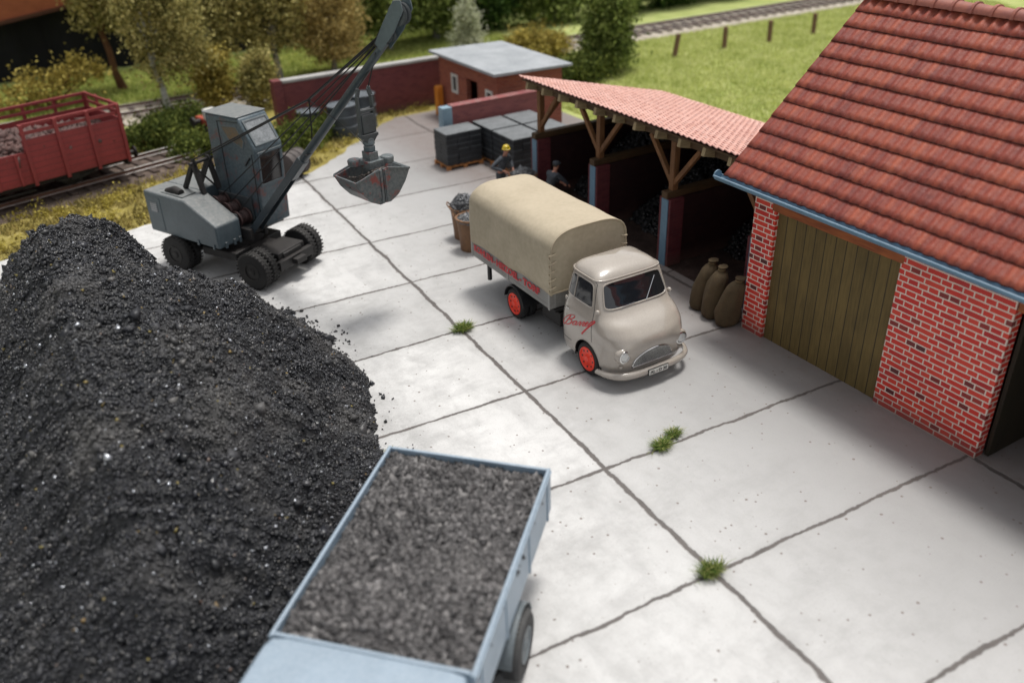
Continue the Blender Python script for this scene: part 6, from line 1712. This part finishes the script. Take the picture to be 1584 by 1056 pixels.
# ------------------------------------------------------------------ the two yard workers
SKIN = weathered('skin', (.52, .25, .17), (.42, .19, .13), rough=.55, bmp=.05)
WORK = weathered('work_clothes', (.085, .095, .11), (.045, .05, .06), rough=.85, s1=4, s2=25, bmp=.4)
WORKB = weathered('work_clothes_dark', (.045, .055, .07), (.018, .02, .025), rough=.85, s1=4, s2=25, bmp=.4)
BOOTS = weathered('boots', (.03, .022, .018), rough=.6)
HELM = weathered('helmet_yellow', (.70, .52, .03), (.55, .4, .02), rough=.35, bmp=.02, coat=.3)
HAIR = weathered('hair_brown', (.05, .03, .02), (.03, .02, .012), rough=.7)
def skin(name, nodes, edges, mat, parent, root=0, sub=2):
    """nodes: (x,y,z,rx,ry) joined by edges, grown with a Skin modifier"""
    me = bpy.data.meshes.new(name); me.from_pydata([n[:3] for n in nodes], edges, [])
    o = bpy.data.objects.new(name, me); COL.objects.link(o); o.parent = parent
    md = o.modifiers.new('skin', 'SKIN'); md.use_smooth_shade = True
    sv = me.skin_vertices[0].data
    for i, n in enumerate(nodes): sv[i].radius = (n[3], n[4] if len(n) > 4 else n[3]); sv[i].use_root = (i == root)
    s = o.modifiers.new('sub', 'SUBSURF'); s.levels = sub; s.render_levels = sub
    bpy.context.view_layer.update(); 
    dg = bpy.context.evaluated_depsgraph_get(); m2 = bpy.data.meshes.new_from_object(o.evaluated_get(dg)); o.modifiers.clear(); o.data = m2
    m2.materials.clear(); m2.materials.append(mat); m2.polygons.foreach_set('use_smooth', [True] * len(m2.polygons))
    return o
def hand(parent_body_nodes, wrist, d, nrm, nodes, edges, wi):
    """five curled fingers rooted in a palm, appended to the same skin graph"""
    d = Vector(d).normalized(); nrm = Vector(nrm).normalized(); sd = d.cross(nrm).normalized(); w = Vector(wrist)
    pc = len(nodes); p = w + d * .055; nodes.append((*p, .032, .018)); edges.append((wi, pc))
    for k, (off, ln) in enumerate(((-.030, .070), (-.010, .080), (.010, .076), (.030, .060))):
        a = w + d * .10 + sd * off; b_ = a + d * ln * .5 + nrm * ln * .25; c = b_ + d * ln * .2 + nrm * ln * .45
        i = len(nodes); nodes += [(*a, .0105), (*b_, .0095), (*c, .008)]; edges += [(pc, i), (i, i + 1), (i + 1, i + 2)]
    a = w + d * .035 - sd * .045 + nrm * .01; b_ = a + d * .045 - sd * .012 + nrm * .025
    i = len(nodes); nodes += [(*a, .012), (*b_, .010)]; edges += [(pc, i), (i, i + 1)]
def person(label, loc, rz, H, elbowR, handR, elbowL, handL, lean, headyaw, cap):
    root = thing('person', label, 'person', loc, rz)
    s = H / 1.75; ly = lean                 # +y is the way the figure faces
    hip = Vector((0, 0, .95)); ch = Vector((0, .30 * ly, 1.25)); nk = Vector((0, .52 * ly, 1.47)); hdp = Vector((0, .60 * ly + .02, 1.60))
    N_ = [(*hip, .135, .10), (0, .12 * ly, 1.08, .125, .095), (*ch, .15, .105), (0, .44 * ly, 1.38, .12, .085), (*nk, .052, .052)]
    E_ = [(0, 1), (1, 2), (2, 3), (3, 4)]
    hi = len(N_); N_ += [(hdp.x, hdp.y, hdp.z, .078, .09), (hdp.x, hdp.y + .005, hdp.z + .09, .07, .085)]; E_ += [(4, hi), (hi, hi + 1)]
    for sx, el, hn in ((1, elbowR, handR), (-1, elbowL, handL)):
        sh = len(N_); N_.append((sx * .185, .42 * ly, 1.40, .062)); E_.append((3, sh))
        N_.append((*el, .044)); E_.append((sh, sh + 1))
        N_.append((*hn, .026)); E_.append((sh + 1, sh + 2))
        d = Vector(hn) - Vector(el); hand(None, hn, d, Vector((-sx * .6, 0, -.6)), N_, E_, sh + 2)
    for sx in (1, -1):
        i = len(N_); N_ += [(sx * .10, 0, .86, .088), (sx * .115, .03, .48, .058), (sx * .12, -.02, .09, .04), (sx * .125, .13, .04, .035)]
        E_ += [(0, i), (i, i + 1), (i + 1, i + 2), (i + 2, i + 3)]
    body = skin('body', N_, E_, SKIN, root)
    # face: nose, eyes, ears as part of the same mesh family
    fc = MB(); f = hdp + Vector((0, .085, .045))
    fc.ball(f + Vector((0, .012, -.01)), .018, 8, (.8, 1.1, 1.4))
    fc.build('nose', SKIN, body, smooth=True, ang=180)
    for q in (-1, 1): MB().ball(hdp + Vector((q * .082, .0, .03)), .022, 8, (.5, .9, 1.3)).build('ear', SKIN, body, smooth=True, ang=180)
    ey = MB()
    for q in (-1, 1): MB().ball(f + Vector((q * .032, -.004, .022)), .010, 8, (1.3, .7, .8)).build('eye', HAIR, body, smooth=True, ang=180)
    ey.bar(f + Vector((-.028, .0, -.052)), f + Vector((.028, .0, -.052)), .006, .006)
    ey.build('mouth', HAIR, body, smooth=True, ang=180)
    # jacket and trousers follow the body
    J = [(*hip, .16, .125), (0, .12 * ly, 1.08, .155, .12), (*ch, .172, .13), (0, .44 * ly, 1.385, .14, .10), (0, .49 * ly, 1.445, .075, .07)]
    JE = [(0, 1), (1, 2), (2, 3), (3, 4)]
    for sx, el, hn in ((1, elbowR, handR), (-1, elbowL, handL)):
        k = len(J); J += [(sx * .19, .42 * ly, 1.405, .082), (*el, .062), (*(Vector(el).lerp(Vector(hn), .9)), .044)]; JE += [(3, k), (k, k + 1), (k + 1, k + 2)]
    skin('jacket', J, JE, cap['cloth'], root)
    T = [(0, 0, .93, .15, .12), (0, 0, .99, .14, .115)]; TE = [(0, 1)]
    for sx in (1, -1):
        k = len(T); T += [(sx * .105, 0, .84, .105), (sx * .118, .03, .48, .078), (sx * .122, -.02, .12, .062)]; TE += [(0, k), (k, k + 1), (k + 1, k + 2)]
    skin('trousers', T, TE, cap['cloth'], root)
    for sx in (1, -1):
        skin('boot', [(sx * .122, -.05, .055, .052), (sx * .124, .03, .05, .05), (sx * .126, .14, .04, .042), (sx * .122, -.03, .13, .055)], [(0, 1), (1, 2), (0, 3)], BOOTS, root, sub=1)
    c = hdp + Vector((0, .0, .075))
    hb_ = MB().ball(c + Vector((0, -.02, -.015)), .092, 16, (.95, 1.05, .8)); hb_.build('hair', HAIR, root, smooth=True, ang=180)
    if cap['kind'] == 'helmet':
        h_ = MB().lathe([(.135, .0), (.13, .012), (.112, .018), (.112, .05), (.098, .09), (.065, .118), (.02, .13)], 'Z', c + Vector((0, .0, .005)), 24)
        h_.tube([c + Vector((0, -.10, .06)), c + Vector((0, -.05, .12)), c + Vector((0, .0, .137)), c + Vector((0, .06, .12)), c + Vector((0, .10, .065))], .012, 8)
        h_.build('helmet', HELM, root, smooth=True, ang=50)
    else:
        h_ = MB().lathe([(.102, -.005), (.108, .03), (.104, .065), (.07, .085), (.02, .09)], 'Z', c, 20).box(-.06, .06, .08, .16, c.z - .0 - c.z + c.z + .005, c.z + .02) if False else MB().lathe([(.102, -.005), (.108, .03), (.104, .065), (.07, .085), (.02, .09)], 'Z', c, 20)
        h_.ball(c + Vector((0, .11, .008)), .07, 12, (1, .9, .16))
        h_.build('cap', WORKB, root, smooth=True, ang=60)
    root.scale = (s, s, s)
    return root
person('worker in yellow helmet and dark overalls reaching over the coal basket', (-.42, 17.6, 0), radians(205), 1.92, (.47, .00, 1.20), (.24, .30, 1.06), (-.46, .06, 1.18), (-.16, .36, 1.02), .35, 0, {'kind': 'helmet', 'cloth': WORK})
person('worker in dark cap and dark jacket bending towards the shed', (-.12, 15.15, 0), radians(-80), 1.88, (.30, .42, 1.20), (.20, .66, 1.02), (-.30, .42, 1.18), (-.12, .66, 1.0), .55, 0, {'kind': 'cap', 'cloth': WORKB})
